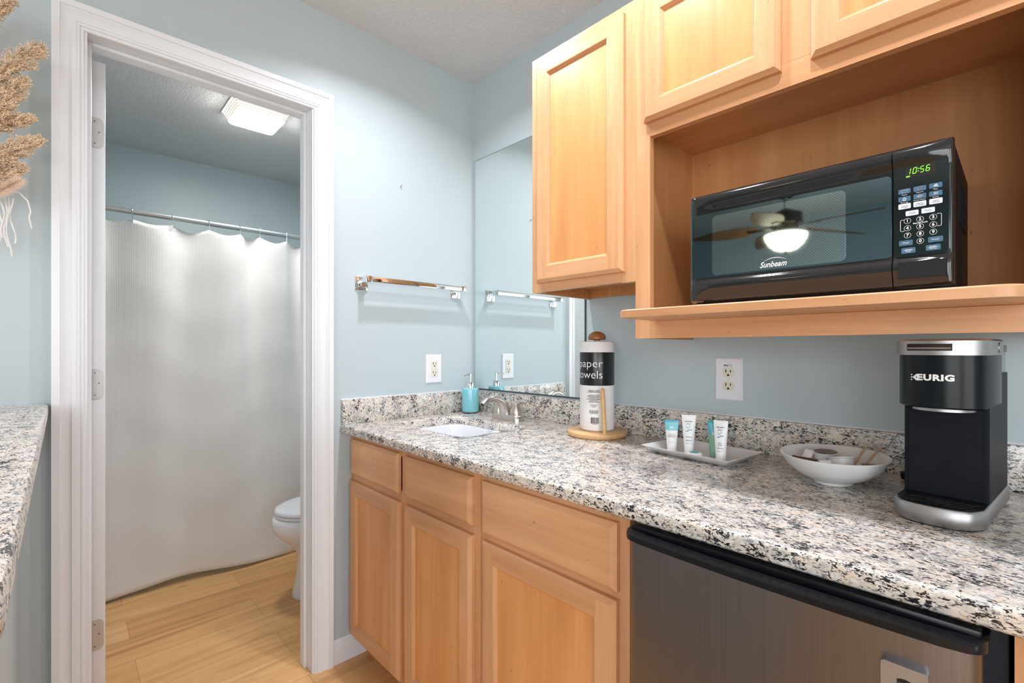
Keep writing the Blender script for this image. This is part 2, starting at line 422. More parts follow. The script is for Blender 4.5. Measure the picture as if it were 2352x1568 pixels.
w1 = MB()  # unseen rear window, assumed and added to bring in fill light
for a, b in ((wx0, wx0+0.05), (wx1-0.05, wx1), (3.075, 3.125)): w1.box(a, b, -4.47, -4.42, wz0, wz1)
for a, b in ((wz0, wz0+0.05), (wz1-0.05, wz1)): w1.box(wx0, wx1, -4.47, -4.42, a, b)
win1 = struct('added_window_1', w1, M['blind'])
MB().box(wx0+0.05, wx1-0.05, -4.448, -4.444, wz0+0.05, wz1-0.05).build('added_window_pane', M['glass'], win1)
w2 = MB()  # second unseen window, likewise added for light from the right
for a, b in ((sy0, sy0+0.05), (sy1-0.05, sy1), (-2.625, -2.575)): w2.box(4.62, 4.67, a, b, wz0, wz1)
for a, b in ((wz0, wz0+0.05), (wz1-0.05, wz1)): w2.box(4.62, 4.67, sy0, sy1, a, b)
win2 = struct('added_window_2', w2, M['blind'])
MB().box(4.644, 4.648, sy0+0.05, sy1-0.05, wz0+0.05, wz1-0.05).build('added_window_pane', M['glass'], win2)

# door casing: a moulded profile mitred round three sides
def casing(side=1):
    yi0, yi1, zi = DY0-0.006, DY1+0.006, DZ-0.005
    prof = [(0, 0), (0, .007), (.002, .0095), (.006, .0105), (.0075, .0085), (.009, .0085), (.010, .0125), (.016, .0135), (.0165, .0155), (.026, .0165), (.0265, .0130), (.033, .0125), (.040, .0145), (.046, .0185), (.049, .0195), (.0495, .0225), (.066, .0225), (.066, 0)]
    b = MB(); x0 = 0.0
    rings = []
    for t, d in prof:
        x = d
        rings.append([(x, yi0-t, 0.0), (x, yi0-t, zi+t), (x, yi1+t, zi+t), (x, yi1+t, 0.0)])
    return b.rings(rings, close=False)
struct('trim_1', casing(), M['white_trim'], smooth=28, label='white moulded casing around the bathroom doorway')
j = MB()
j.box(-0.118, 0.003, DY1, DY1+0.018, 0, DZ); j.box(-0.118, 0.003, DY0-0.018, DY0, 0, DZ); j.box(-0.118, 0.003, DY0-0.018, DY1+0.018, DZ, DZ+0.018)
j.box(-0.085, -0.050, DY1-0.011, DY1, 0, DZ, 0.002); j.box(-0.085, -0.050, DY0, DY0+0.011, 0, DZ, 0.002); j.box(-0.085, -0.050, DY0+0.011, DY1-0.011, DZ-0.011, DZ, 0.002)
jamb = struct('trim_2', j, M['white_trim'], label='white door jamb lining the bathroom doorway')
MB().box(-0.112, -0.088, DY1-0.0015, DY1-0.0002, 0.93, 0.99, 0.0005).build('strike_plate', M['hinge'], jamb)
# baseboards
def baseboard(name, p0, p1, nrm):
    prof = [(0, 0), (.014, 0), (.014, .058), (.012, .066), (.008, .070), (.008, .078), (.004, .088), (0, .088)]
    b = MB()
    b.rings([[(p[0]+nrm[0]*d, p[1]+nrm[1]*d, z) for d, z in prof] for p in (p0, p1)])
    return struct(name, b, M['white_trim'])
baseboard('baseboard_left', (0.0, DY1+0.072, 0), (0.0, -0.001, 0), (1, 0))
baseboard('baseboard_bathroom', (-2.03, -0.001, 0), (-0.115, -0.001, 0), (0, -1))
baseboard('baseboard_rear', (-2.5, -4.4, 0), (4.6, -4.4, 0), (0, 1))
# backsplash caulk line on the walls
# open bathroom door, hinged on the left jamb
d = MB().box(-0.735, -0.125, -1.362, -1.327, 0.012, 2.052, 0.0015)
door = struct('door_1', d, M['white_trim'], smooth=30, label='white bathroom door standing open, seen edge on')
for zc in (1.837, 1.083, 0.330):
    h = MB()
    poly = [(-1.368, zc-0.045), (-1.341, zc-0.045)] + [(-1.346+0.015*math.sin(a), zc-0.030-0.015*math.cos(a)) for a in [math.radians(t) for t in range(10, 91, 10)]] + \
           [(-1.346+0.015*math.cos(a), zc+0.030+0.015*math.sin(a)) for a in [math.radians(t) for t in range(0, 81, 10)]] + [(-1.341, zc+0.045), (-1.368, zc+0.045)]
    poly = [(y, z) for y, z in poly]
    h.prism(poly, 'x', -0.1248, -0.1228)
    h.cyl((-0.119, -1.3705, zc-0.045), (-0.119, -1.3705, zc+0.045), 0.006, n=12)
    ho = h.build('hinge', M['hinge'], door)
    for yy, dz in ((-1.352, 0.033), (-1.342, 0.002), (-1.352, -0.033)):
        s = MB().cyl((-0.1230, yy, zc+dz), (-0.1222, yy, zc+dz), 0.0042, n=16)
        s.mi = 1; s.box(-0.1222, -0.1219, yy-0.0022, yy+0.0022, zc+dz-0.0006, zc+dz+0.0006); s.box(-0.1222, -0.1219, yy-0.0006, yy+0.0006, zc+dz-0.0022, zc+dz+0.0022)
        s.build('screw', [M['hinge'], M['slot']], ho)

# ------------------------------------------------------------------ cabinet fronts
def ring4(x0, x1, z0, z1, y): return [(x0, y, z0), (x1, y, z0), (x1, y, z1), (x0, y, z1)]
def panel_door(parent, x0, x1, z0, z1, yb, stile=0.036, th=0.019, ch=0.010, bead=0.011, rec=0.009, hole=None):
    """x0..z1 is the front rectangle; the back is larger by ch. yb: plane of the cabinet face."""
    yf = yb-th; b = MB()
    back = ring4(x0-ch, x1+ch, z0-ch, z1+ch, yb-0.0005); mid = ring4(x0-ch, x1+ch, z0-ch, z1+ch, yf+ch*0.75)
    front = ring4(x0, x1, z0, z1, yf)
    xi0, xi1, zi0, zi1 = x0+stile, x1-stile, z0+stile, z1-stile
    inner = ring4(xi0, xi1, zi0, zi1, yf); bd = ring4(xi0+bead*0.35, xi1-bead*0.35, zi0+bead*0.35, zi1-bead*0.35, yf+0.001)
    rc = ring4(xi0+bead, xi1-bead, zi0+bead, zi1-bead, yf+rec); rc2 = ring4(xi0+bead, xi1-bead, zi0+bead, zi1-bead, yf+rec+0.002)
    loops = [[b.v(p) for p in r] for r in (back, mid, front)]
    inn = [[b.v(p) for p in r] for r in (inner, bd, rc, rc2)]
    for seq in (loops, inn):
        for a, c in zip(seq[:-1], seq[1:]):
            for i in range(4):
                b.mi = 1 if i in (0, 2) else 0
                b.face([a[i], a[(i+1) % 4], c[(i+1) % 4], c[i]])
    f = loops[2]; n = inn[0]
    e = {k: b.v(p) for k, p in dict(bl=(xi0, yf, z0), br=(xi1, yf, z0), tr=(xi1, yf, z1), tl=(xi0, yf, z1)).items()}
    b.mi = 0
    b.face([f[0], e['bl'], n[0], n[3], e['tl'], f[3]]); b.face([e['br'], f[1], f[2], e['tr'], n[2], n[1]])
    b.mi = 1
    b.face([e['bl'], e['br'], n[1], n[0]]); b.face([n[3], n[2], e['tr'], e['tl']])
    b.mi = 0; b.face(loops[0][::-1])
    dr = b.build('door', [M['maple_v'], M['maple_h']], parent, smooth=20)
    MB().box(xi0+bead-0.001, xi1-bead+0.001, yf+rec+0.0004, yf+rec+0.005, zi0+bead-0.001, zi1-bead+0.001).build('panel', M['maple_panel'], dr, smooth=0)
    return dr
def drawer_front(parent, x0, x1, z0, z1, yb, th=0.019, ch=0.011):
    yf = yb-th
    b = MB().rings([ring4(x0-ch, x1+ch, z0-ch, z1+ch, yb-0.0005), ring4(x0-ch, x1+ch, z0-ch, z1+ch, yf+ch*0.75), ring4(x0, x1, z0, z1, yf)])
    return b.build('drawer', M['maple_h'], parent, smooth=20)
def carcass(b, x0, x1, y0, y1, z0, z1, t=0.016):
    b.mi = 2; b.box(x0, x0+t, y0, y1, z0, z1); b.box(x1-t, x1, y0, y1, z0, z1)
def face_frame(parent, x0, x1, z0, z1, stiles, rails, y, th=0.019):
    """stiles: (x0, x1) spans full height; rails: (x0, x1, z0, z1)"""
    b = MB(); b.mi = 0
    for a, c in stiles: b.box(a, c, y, y+th, z0, z1)
    b.mi = 1
    for r in rails: b.box(r[0], r[1], y+0.0003, y+th, r[2], r[3])
    return b.build('face_frame', [M['maple_v'], M['maple_h']], parent, smooth=0)

YU = -0.300       # face of the wall cabinets
t = thing('wall_cabinet', (0.68, 0, 1.37), 'single-door maple wall cabinet hanging to the right of the mirror', 'cabinet')
b = MB()
b.box(0.680, 0.696, YU+0.019, -0.002, 1.37, 2.128); b.box(1.049, 1.0672, YU+0.019, -0.002, 1.37, 2.128)
b.box(0.696, 1.049, -0.014, -0.002, 1.372, 2.128); b.box(0.696, 1.049, YU+0.019, -0.014, 1.405, 1.42); b.box(0.696, 1.049, YU+0.019, -0.014, 2.11, 2.128)
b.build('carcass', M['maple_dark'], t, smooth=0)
face_frame(t, 0, 0, 1.37, 2.128, [(0.680, 0.724), (1.022, 1.0672)], [(0.724, 1.022, 1.372, 1.420), (0.724, 1.022, 2.07, 2.128)], YU)
panel_door(t, 0.720, 1.027, 1.409, 2.094, YU)

UX0, UX1 = 1.0675, 1.838
t = thing('microwave_cabinet', (UX0, 0, 1.216), 'wide maple wall cabinet with two doors above an open niche holding the microwave', 'cabinet')
b = MB()
b.box(UX0, UX0+0.0165, YU+0.019, -0.002, 1.216, 2.128); b.box(UX1-0.0165, UX1, YU+0.019, -0.002, 1.216, 2.128)
b.box(UX0+0.0165, UX1-0.0165, -0.010, -0.002, 1.262, 2.128)
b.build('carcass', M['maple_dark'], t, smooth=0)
MB().box(UX0+0.0165, UX1-0.0165, YU+0.019, -0.010, 1.782, 1.797).build('niche_top', M['maple_h'], t, smooth=0)
face_frame(t, 0, 0, 1.216, 2.128, [(UX0, 1.111), (1.795, UX1)], [(1.111, 1.795, 1.745, 1.797), (1.111, 1.795, 2.07, 2.128), (1.111, 1.795, 1.216, 1.2605)], YU)
MB().box(1.427, 1.481, YU, YU+0.018, 1.797, 2.07).build('mullion', M['maple_v'], t, smooth=0)
panel_door(t, 1.109, 1.417, 1.790, 2.094, YU)
panel_door(t, 1.494, 1.802, 1.790, 2.094, YU)
sh = MB(); sx0, sx1, sy = 1.124, 1.786, -0.479
rr = 0.035
poly = [(sx1, -0.2805), (1.8210, -0.2805), (1.8210, -0.011), (1.0845, -0.011), (1.0845, -0.2805), (sx0, -0.2805)] + [(sx0+rr-rr*math.cos(a), sy+rr-rr*math.sin(a)) for a in [math.radians(t_) for t_ in range(0, 91, 9)]] + [(sx1-rr+rr*math.sin(a), sy+rr-rr*math.cos(a)) for a in [math.radians(t_) for t_ in range(0, 91, 9)]]
sh.rings([[(x, y, 1.261) for x, y in poly], [(x, y, 1.2765) for x, y in poly], [((x+(0.0025 if x < 1.2 else -0.0025), y+0.0025, 1.279) if y < -0.281 else (x, y, 1.279)) for x, y in poly]])
sh.build('microwave_shelf', M['maple_h'], t, smooth=25)

# base cabinets
YB = -0.607
t = thing('sink_cabinet', (0.0, 0, 0), 'maple base cabinet under the sink with two drawer fronts over two doors', 'cabinet')
b = MB()
b.box(0.001, 0.017, YB+0.019, -0.002, 0.10, 0.867); b.box(0.771, 0.787, YB+0.019, -0.002, 0.10, 0.867); b.box(0.017, 0.771, YB+0.019, -0.002, 0.10, 0.116)
b.box(0.001, 0.787, -0.55, -0.535, 0.0, 0.10)
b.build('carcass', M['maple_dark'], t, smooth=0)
face_frame(t, 0, 0, 0.085, 0.867, [(0.001, 0.03), (0.383, 0.422), (0.757, 0.787)], [(0.03, 0.383, 0.833, 0.867), (0.422, 0.757, 0.833, 0.867), (0.03, 0.383, 0.66, 0.72), (0.422, 0.757, 0.66, 0.72), (0.03, 0.383, 0.085, 0.13), (0.422, 0.757, 0.085, 0.13)], YB)
drawer_front(t, 0.042, 0.366, 0.722, 0.834, YB); drawer_front(t, 0.432, 0.752, 0.722, 0.832, YB)
panel_door(t, 0.030, 0.374, 0.108, 0.676, YB); panel_door(t, 0.430, 0.754, 0.108, 0.676, YB)
t = thing('drawer_cabinet', (0.789, 0, 0), 'maple base cabinet with one wide drawer over one door, between sink cabinet and small refrigerator', 'cabinet')
b = MB()
b.box(0.789, 0.805, YB+0.019, -0.002, 0.10, 0.867); b.box(1.233, 1.249, YB+0.019, -0.002, 0.0, 0.867); b.box(0.805, 1.233, YB+0.019, -0.002, 0.10, 0.116)
b.box(0.789, 1.233, -0.55, -0.535, 0.0, 0.10)
b.build('carcass', M['maple_dark'], t, smooth=0)
face_frame(t, 0, 0, 0.085, 0.867, [(0.789, 0.825), (1.211, 1.249)], [(0.825, 1.211, 0.833, 0.867), (0.825, 1.211, 0.66, 0.715), (0.825, 1.211, 0.085, 0.13)], YB)
drawer_front(t, 0.818, 1.215, 0.714, 0.831, YB)
panel_door(t, 0.818, 1.215, 0.108, 0.676, YB)
t = thing('filler_cabinet', (1.772, 0, 0), 'maple cabinet side just to the right of the small refrigerator', 'cabinet')
MB().box(1.772, 1.788, YB+0.02, -0.002, 0, 0.867).build('side_panel', M['maple_v'], t, smooth=0)
face_frame(t, 0, 0, 0.0, 0.867, [(1.772, 2.05)], [], YB)

# ------------------------------------------------------------------ worktop with sink cut-out
CT = 0.900
t = thing('countertop', (0.0, 0, 0.868), 'speckled granite countertop with backsplash running from the doorway wall past the coffee maker', 'countertop')
def slab_with_hole(b, X0, X1, Y0, Y1, z0, z1, hole, e=0.005):
    n = len(hole)
    # outer points matched to hole points by angle
    cx = sum(p[0] for p in hole)/n; cy = sum(p[1] for p in hole)/n
    hx0 = min(p[0] for p in hole)-0.03; hx1 = max(p[0] for p in hole)+0.03; hy0 = min(p[1] for p in hole)-0.03; hy1 = max(p[1] for p in hole)+0.03
    # frame strip around the hole
    sq = []
    for x, y in hole:
        dx, dy = x-cx, y-cy
        k = min(((hx1-cx)/dx if dx > 1e-9 else (hx0-cx)/dx if dx < -1e-9 else 1e9), ((hy1-cy)/dy if dy > 1e-9 else (hy0-cy)/dy if dy < -1e-9 else 1e9))
        sq.append((cx+dx*k, cy+dy*k))
    for i, c in enumerate(((hx1, hy1), (hx0, hy1), (hx0, hy0), (hx1, hy0))):
        jn = min(range(n), key=lambda q: (sq[q][0]-c[0])**2+(sq[q][1]-c[1])**2); sq[jn] = c
    hs = [(cx+(x-cx)*(1+e/ (abs(x-cx)+0.05)), cy+(y-cy)*(1+e/(abs(y-cy)+0.05))) for x, y in hole]
    b.rings([[(x, y, z0) for x, y in hole], [(x, y, z1-e) for x, y in hole], [(x, y, z1) for x, y in hs], [(x, y, z1) for x, y in sq]], cap0=False, cap1=False)
    # rest of the top as quads, rounded front edge
    def top(xa, xb, ya, yb):
        b.face([b.v((xa, ya, z1)), b.v((xb, ya, z1)), b.v((xb, yb, z1)), b.v((xa, yb, z1))])
    r = 0.008
    top(X0, hx0, Y0+r, Y1); top(hx1, X1, Y0+r, Y1); top(hx0, hx1, Y0+r, hy0); top(hx0, hx1, hy1, Y1)
    prof = [(Y0+r-r*math.sin(a), z1-r+r*math.cos(a)) for a in [math.radians(q) for q in range(0, 91, 15)]] + [(Y0, z0+0.005), (Y0+0.005, z0), (Y0+0.10, z0)]
    b.rings([[(x, y, z) for y, z in prof] for x in (X0, X1)], close=False)
    b.face([b.v((X0, y, z)) for y, z in prof[::-1]]+[b.v((X0, Y1, z1)), b.v((X0, Y1, z0))])
hole = rrect(0.118, 0.535, -0.475, -0.185, 0.05, 8)
b = MB(); slab_with_hole(b, 0.0005, 2.05, -0.652, -0.0005, 0.868, CT, hole)
b.build('slab', M['granite'], t, smooth=50)
def splash(x0, x1, y0, y1): return MB().box(x0, x1, y0, y1, CT, 0.994, 0.002)
splash(0.0205, 2.05, -0.0205, -0.0005).build('back_upstand', M['granite'], t)
splash(0.0005, 0.0205, -0.648, -0.0005).build('side_upstand', M['granite'], t)
ck = MB().box(0.0, 2.05, -0.004, 0.0, 0.9935, 0.9970); ck.box(0.0, 0.004, -0.650, 0.0, 0.9935, 0.9970)
ck.build('caulk_line', M['plastic_w'], t, smooth=0)

# undermount sink
t = thing('sink', (0.3265, -0.33, 0.74), 'white rectangular undermount sink set in the granite', 'sink')
b = MB(); rings = []
for ins, z, r in ((-0.012, 0.8675, 0.06), (0.002, 0.8675, 0.05), (0.006, 0.862, 0.05), (0.018, 0.80, 0.055), (0.035, 0.755, 0.06), (0.075, 0.742, 0.06)):
    rings.append([(x, y, z) for x, y in rrect(0.118+ins, 0.535-ins, -0.475+ins, -0.185-ins, r, 8)])
b.rings(rings, cap0=False)
b.build('basin', M['porcelain'], t, smooth=60, fix=False)
MB().lathe([(0.0, 0.7425), (0.021, 0.7425), (0.021, 0.7445), (0.0, 0.7455)], (0.3265, -0.33), 24).build('drain', M['chrome'], t)

# faucet
FX, FY = 0.352, -0.108
t = thing('faucet', (FX, FY, CT), 'brushed nickel two-handle faucet behind the white sink', 'faucet')
b = MB()
rings = []
for s, z in ((1.0, CT), (1.0, CT+0.012), (0.96, CT+0.020), (0.88, CT+0.025)):
    rings.append([(FX+(x)*s, FY+(y)*s, z) for x, y in rrect(-0.082, 0.082, -0.028, 0.028, 0.0275, 8)])
b.rings(rings)
b.build('base_plate', M['nickel'], t)
sp = [(FX, FY-0.002, CT+0.012), (FX, FY-0.008, CT+0.035), (FX, FY-0.020, CT+0.058), (FX, FY-0.040, CT+0.079), (FX, FY-0.066, CT+0.091), (FX, FY-0.092, CT+0.093), (FX, FY-0.115, CT+0.086), (FX, FY-0.132, CT+0.072)]
MB().tube(sp, [(0.026, 0.028), (0.022, 0.024), (0.0185, 0.019), (0.0165, 0.015), (0.0155, 0.0125), (0.015, 0.0115), (0.0145, 0.0115), (0.0135, 0.011)], 20).build('spout', M['nickel'], t)
MB().cyl((FX, FY-0.127, CT+0.076), (FX, FY-0.1325, CT+0.0695), 0.0085, 0.0085, 16).build('aerator', M['slot'], t)
for s in (-1, 1):
    hx = FX+s*0.051
    b = MB().lathe([(0.0245, CT+0.022), (0.0245, CT+0.030), (0.0235, CT+0.0305), (0.0235, CT+0.0315), (0.024, CT+0.032), (0.0215, CT+0.045), (0.0165, CT+0.062), (0.0125, CT+0.072), (0.006, CT+0.079), (0.0, CT+0.080)], (hx, FY), 28)
    b.tube([(hx, FY, CT+0.066), (hx+s*0.010, FY+0.001, CT+0.075), (hx+s*0.026, FY+0.003, CT+0.080), (hx+s*0.042, FY+0.005, CT+0.080), (hx+s*0.052, FY+0.006, CT+0.078)], [0.011, (0.0105, 0.008), (0.009, 0.005), (0.0075, 0.0038), (0.005, 0.003)], 14)
    b.build('handle', M['nickel'], t)
b = MB().cyl((FX, FY+0.020, CT+0.02), (FX, FY+0.020, CT+0.054), 0.0022, n=10); b.lathe([(0.002, CT+0.052), (0.0065, CT+0.054), (0.0065, CT+0.058), (0.0, CT+0.059)], (FX, FY+0.020), 16)
b.build('lift_rod', M['nickel'], t)

# soap dispenser
SX, SY = 0.078, -0.083
t = thing('soap_dispenser', (SX, SY, CT), 'turquoise soap dispenser with chrome pump in the counter corner', 'soap dispenser')
MB().lathe([(0.030, CT), (0.033, CT+0.003), (0.0335, CT+0.005)], (SX, SY), 40).build('foot_ring', M['slot'], t)
MB().lathe([(0.033, CT+0.004), (0.037, CT+0.010), (0.0385, CT+0.018), (0.0385, CT+0.104), (0.0375, CT+0.109), (0.034, CT+0.112), (0.016, CT+0.1125)], (SX, SY), 48).build('bottle', M['aqua'], t)
MB().lathe([(0.0155, CT+0.1125), (0.0155, CT+0.137), (0.0145, CT+0.1385), (0.005, CT+0.139)], (SX, SY), 32).build('collar', M['chrome'], t)
b = MB().lathe([(0.0045, CT+0.138), (0.0045, CT+0.158), (0.0055, CT+0.159), (0.0055, CT+0.174), (0.004, CT+0.1755), (0.0, CT+0.1758)], (SX, SY), 20)
b.tube([(SX, SY, CT+0.171), (SX+0.004, SY-0.020, CT+0.1725), (SX+0.008, SY-0.036, CT+0.170), (SX+0.009, SY-0.041, CT+0.166)], [0.004, (0.0045, 0.003), (0.004, 0.0025), 0.0025], 10)
b.build('pump', M['chrome'], t)

# mirror
t = thing('wall_mirror', (0.34, -0.003, 1.0), 'frameless wall mirror standing on the backsplash in the corner', 'mirror')
MB().box(0.0135, 0.6635, -0.0052, -0.0008, 1.0045, 2.0685).build('glass', M['mirror'], t, smooth=0)
b = MB().box(0.0120, 0.0134, -0.0054, -0.0005, 1.003, 2.070); b.box(0.6636, 0.668, -0.0054, -0.0005, 1.003, 2.070); b.box(0.012, 0.668, -0.0054, -0.0005, 2.0686, 2.070)
b.build('edge', M['mirror_edge'], t, smooth=0)
MB().box(0.03, 0.668, -0.0085, -0.0005, 0.9988, 1.0044).build('bottom_channel', M['mirror_edge'], t, smooth=0)

# towel bar
t = thing('towel_bar', (0, -0.34, 1.455), 'chrome square towel bar on the blue wall beside the doorway', 'towel bar')
for yy in (-0.567, -0.112):
    b = MB()
    b.rings([[(x, yy+s*a, 1.445+s*c) for a, c in ((-1, -1), (1, -1), (1, 1), (-1, 1))] for x, s in ((0.0005, 0.0255), (0.005, 0.0255), (0.006, 0.022), (0.010, 0.021), (0.011, 0.017), (0.015, 0.0155), (0.016, 0.012))])
    b.box(0.010, 0.071, yy-0.0115, yy+0.0115, 1.4435, 1.4675, 0.0015)
    b.build('mount', M['chrome'], t, smooth=25)
MB().box(0.050, 0.069, -0.566, -0.113, 1.4455, 1.4655, 0.001).build('bar', M['chrome'], t, smooth=25)

# outlets
def duplex(t, cx, cz, frame):
    """frame(u, v, d) -> world; u across, v up, d out of the wall"""
def outlet(name, label, cx, cz, to_world, gfci):
    t = thing(name, to_world(cx, cz, 0), label, 'outlet')
    b = MB(); w, h = 0.040, 0.0625
    def R(u0, u1, v0, v1, d): return [to_world(u, v, d) for u, v in ((u0, v0), (u1, v0), (u1, v1), (u0, v1))]
    b.rings([R(cx-w, cx+w, cz-h, cz+h, 0.0003), R(cx-w, cx+w, cz-h, cz+h, 0.002), R(cx-w+0.004, cx+w-0.004, cz-h+0.004, cz+h-0.004, 0.0055)])
    b.build('cover_plate', M['plastic_w'], t, smooth=15)
    def plate(mb, poly, d0, d1): mb.rings([[to_world(u, v, d0) for u, v in poly], [to_world(u, v, d1) for u, v in poly]])
    if gfci:
        b = MB(); plate(b, rrect(cx-0.0165, cx+0.0165, cz-0.0335, cz+0.0335, 0.002, 3), 0.005, 0.0072); b.build('receptacle', M['almond'], t, smooth=20)
        cs = (cz+0.0195, cz-0.0195)
        b = MB(); plate(b, rrect(cx-0.015, cx+0.002, cz-0.003, cz+0.003, 0.001, 2), 0.0072, 0.0082); plate(b, rrect(cx+0.004, cx+0.015, cz-0.003, cz+0.003, 0.001, 2), 0.0072, 0.0082)
        b.build('test_button', M['almond'], t, smooth=20)
    else:
        cs = (cz+0.0195, cz-0.0195)
        for c in cs:
            poly = []
            for k in range(40):
                a = 2*math.pi*k/40; poly.append((cx+0.0172*math.cos(a), c+max(-0.0138, min(0.0138, 0.0172*math.sin(a)))))
            b = MB(); plate(b, poly, 0.005, 0.0072); b.build('receptacle', M['almond'], t, smooth=20)
        b = MB(); plate(b, [(cx+0.003*math.cos(k*0.524), cz+0.003*math.sin(k*0.524)) for k in range(12)], 0.005, 0.0065); b.build('screw', M['almond'], t, smooth=20)
    for c in cs:
        for poly in (rrect(cx-0.0077, cx-0.0049, c-0.001, c+0.0085, 0.0003, 1), rrect(cx+0.0052, cx+0.0078, c, c+0.0075, 0.0003, 1), [(cx-0.003, c-0.0105), (cx+0.003, c-0.0105)]+[(cx+0.003*math.cos(math.radians(q)), c-0.0075+0.003*math.sin(math.radians(q))) for q in range(0, 181, 20)]):
            b = MB(); plate(b, poly, 0.0068, 0.0075); b.build('slot', M['slot'], t, smooth=0)
    b = MB()
    if gfci:
        for v in (cz+0.0505, cz-0.0505):
            b = MB(); plate(b, [(cx+0.0028*math.cos(k*0.524), v+0.0028*math.sin(k*0.524)) for k in range(12)], 0.0053, 0.0062); b.build('plate_screw', M['plastic_w'], t, smooth=20)
    else:
        add_text(b, 'GFCI', 0.0062, lambda u, v: to_world(cx-0.007+u, cz+0.0395+v, 0.0057), offset=0.0003)
        add_text(b, 'Protected\nOutlet', 0.003, lambda u, v: to_world(cx+0.0065+u, cz+0.0395+v, 0.0057))
        b.build('lettering', M['print_black'], t, smooth=0)
outlet('wall_outlet', 'white outlet plate on the blue wall under the towel bar', -0.227, 1.100, lambda u, v, d: (d, u, v), True)
outlet('wall_outlet', 'white duplex outlet plate on the wall under the microwave shelf', 1.192, 1.100, lambda u, v, d: (u, -d, v), False)
b = MB().tube([(0.0, 0, 0), (0.010, 0, 0), (0.012, 0, 0.004)], 0.0022, 8).xf(Matrix.Translation((0.0003, -0.392, 1.868)))
tag(b.build('wall_hook', M['hinge'], loc=(0, -0.392, 1.868)), 'tiny metal screw hook left in the blue wall above the towel bar', 'hook')

# ------------------------------------------------------------------ microwave
MX0, MX1, MZ0, MZ1, MYF = 1.2405, 1.7005, 1.2975, 1.5455, -0.3425
t = thing('microwave', (1.47, -0.17, 1.279), 'black countertop microwave in the maple niche, its glass reflecting a ceiling fan', 'microwave')
b = MB().box(MX0+0.004, MX1-0.001, -0.318, -0.014, MZ0-0.004, MZ1-0.003, 0.003)
for k in range(6): b.box(MX1-0.002, MX1+0.0005, -0.25+k*0.03, -0.238+k*0.03, 1.42, 1.50)
b.build('body', M['black_satin'], t, smooth=30)
# moulded front: a profile in (y, z) swept across, its bulges fading out at the left end
zs = [MZ0, MZ0+0.004, MZ0+0.012, MZ0+0.020, MZ0+0.028, MZ0+0.034, MZ0+0.040, MZ0+0.046, MZ0+0.049, 1.352, 1.36, 1.40, 1.44, 1.48, 1.498, 1.503, MZ1-0.036, MZ1-0.030, MZ1-0.024, MZ1-0.016, MZ1-0.008, MZ1-0.003, MZ1]
yo = [0.010, 0.003, 0.000, -0.003, -0.006, -0.0075, -0.0065, -0.003, 0.0005, 0.0015, 0.002, 0.002, 0.002, 0.002, 0.002, 0.0015, -0.001, -0.004, -0.0065, -0.007, -0.004, 0.001, 0.009]
def front_sheet(x0, x1, rl, rr_):
    b = MB(); nx = 40
    rows = []
    for i in range(nx+1):
        x = x0+(x1-x0)*i/nx
        fl = min(1, (x-x0)/rl) if rl else 1; fr = min(1, (x1-x)/rr_) if rr_ else 1
        f = math.sin(min(fl, fr)*math.pi/2)
        e = 0.0
        dl = x-x0; dr = x1-x
        if rl and dl < 0.006: e = 0.006-math.sqrt(max(0, 0.006**2-(0.006-dl)**2))
        if rr_ and dr < 0.006: e = 0.006-math.sqrt(max(0, 0.006**2-(0.006-dr)**2))
        rows.append([(x, MYF+(y_ if y_ > 0.004 else y_*(0.25+0.75*f))+e, z) for y_, z in zip(yo, zs)])
    front = rows
    vv = [[b.v(p) for p in r] for r in rows]
    for i in range(nx):
        for k in range(len(zs)-1): b.face([vv[i][k], vv[i+1][k], vv[i+1][k+1], vv[i][k+1]])
    # back edge
    bk = [[b.v((r[k][0], -0.318, r[k][2])) for k in (0, len(zs)-1)] for r in rows]
    for i in range(nx):
        b.face([vv[i+1][0], vv[i][0], bk[i][0], bk[i+1][0]]); b.face([vv[i][-1], vv[i+1][-1], bk[i+1][1], bk[i][1]])
    for i, s in ((0, 1), (nx, -1)):
        col = [vv[i][k] for k in range(len(zs))]+[bk[i][1], bk[i][0]]
        b.face(col if s > 0 else col[::-1])
    return b
dr = front_sheet(MX0, 1.6195, 0.10, 0.0).build('door', M['black_gloss'], t, smooth=45)
MB().prism(rrect(1.249, 1.6185, 1.3515, 1.4985, 0.008), 'y', MYF-0.0004, MYF+0.003).build('door_glass', M['mw_glass'], dr, smooth=0)
b = MB().prism(rrect(1.295, 1.550, 1.3555, 1.4905, 0.010), 'y', MYF-0.0008, MYF+0.001)
b.build('window', M['mw_mesh'], dr, smooth=0)
b = MB(); fn = lambda u, v: (1.4225+u, MYF-0.0011, 1.3652+v)
add_text(b, 'Sunbeam', 0.0165, fn, shear=0.35, offset=0.0002, aspect=0.86)
b.rings([[(1.4225+u, MYF-0.0011, 1.3652+0.0075+0.0055*(1-((u-0.004)/0.022)**2)+w*(1-((u-0.004)/0.024)**2)) for u in [(-0.018+0.044*k/24) for k in range(25)]] for w in (0, 0.0011)], close=False)
b.build('lettering', M['print_white'], dr, smooth=0)
pn = front_sheet(1.6210, MX1, 0.0, 0.05).build('control_panel', M['black_gloss'], t, smooth=45)
MB().prism(rrect(1.6215, 1.6945, 1.3505, 1.5165, 0.007), 'y', MYF-0.0004, MYF+0.003).build('panel_glass', M['mw_panel'], pn, smooth=0)
MB().prism([(1.6385, 1.4880), (1.6785, 1.4880), (1.6785, 1.5090), (1.6385, 1.5090)], 'y', MYF-0.0007, MYF).build('display', M['display'], pn, smooth=0)
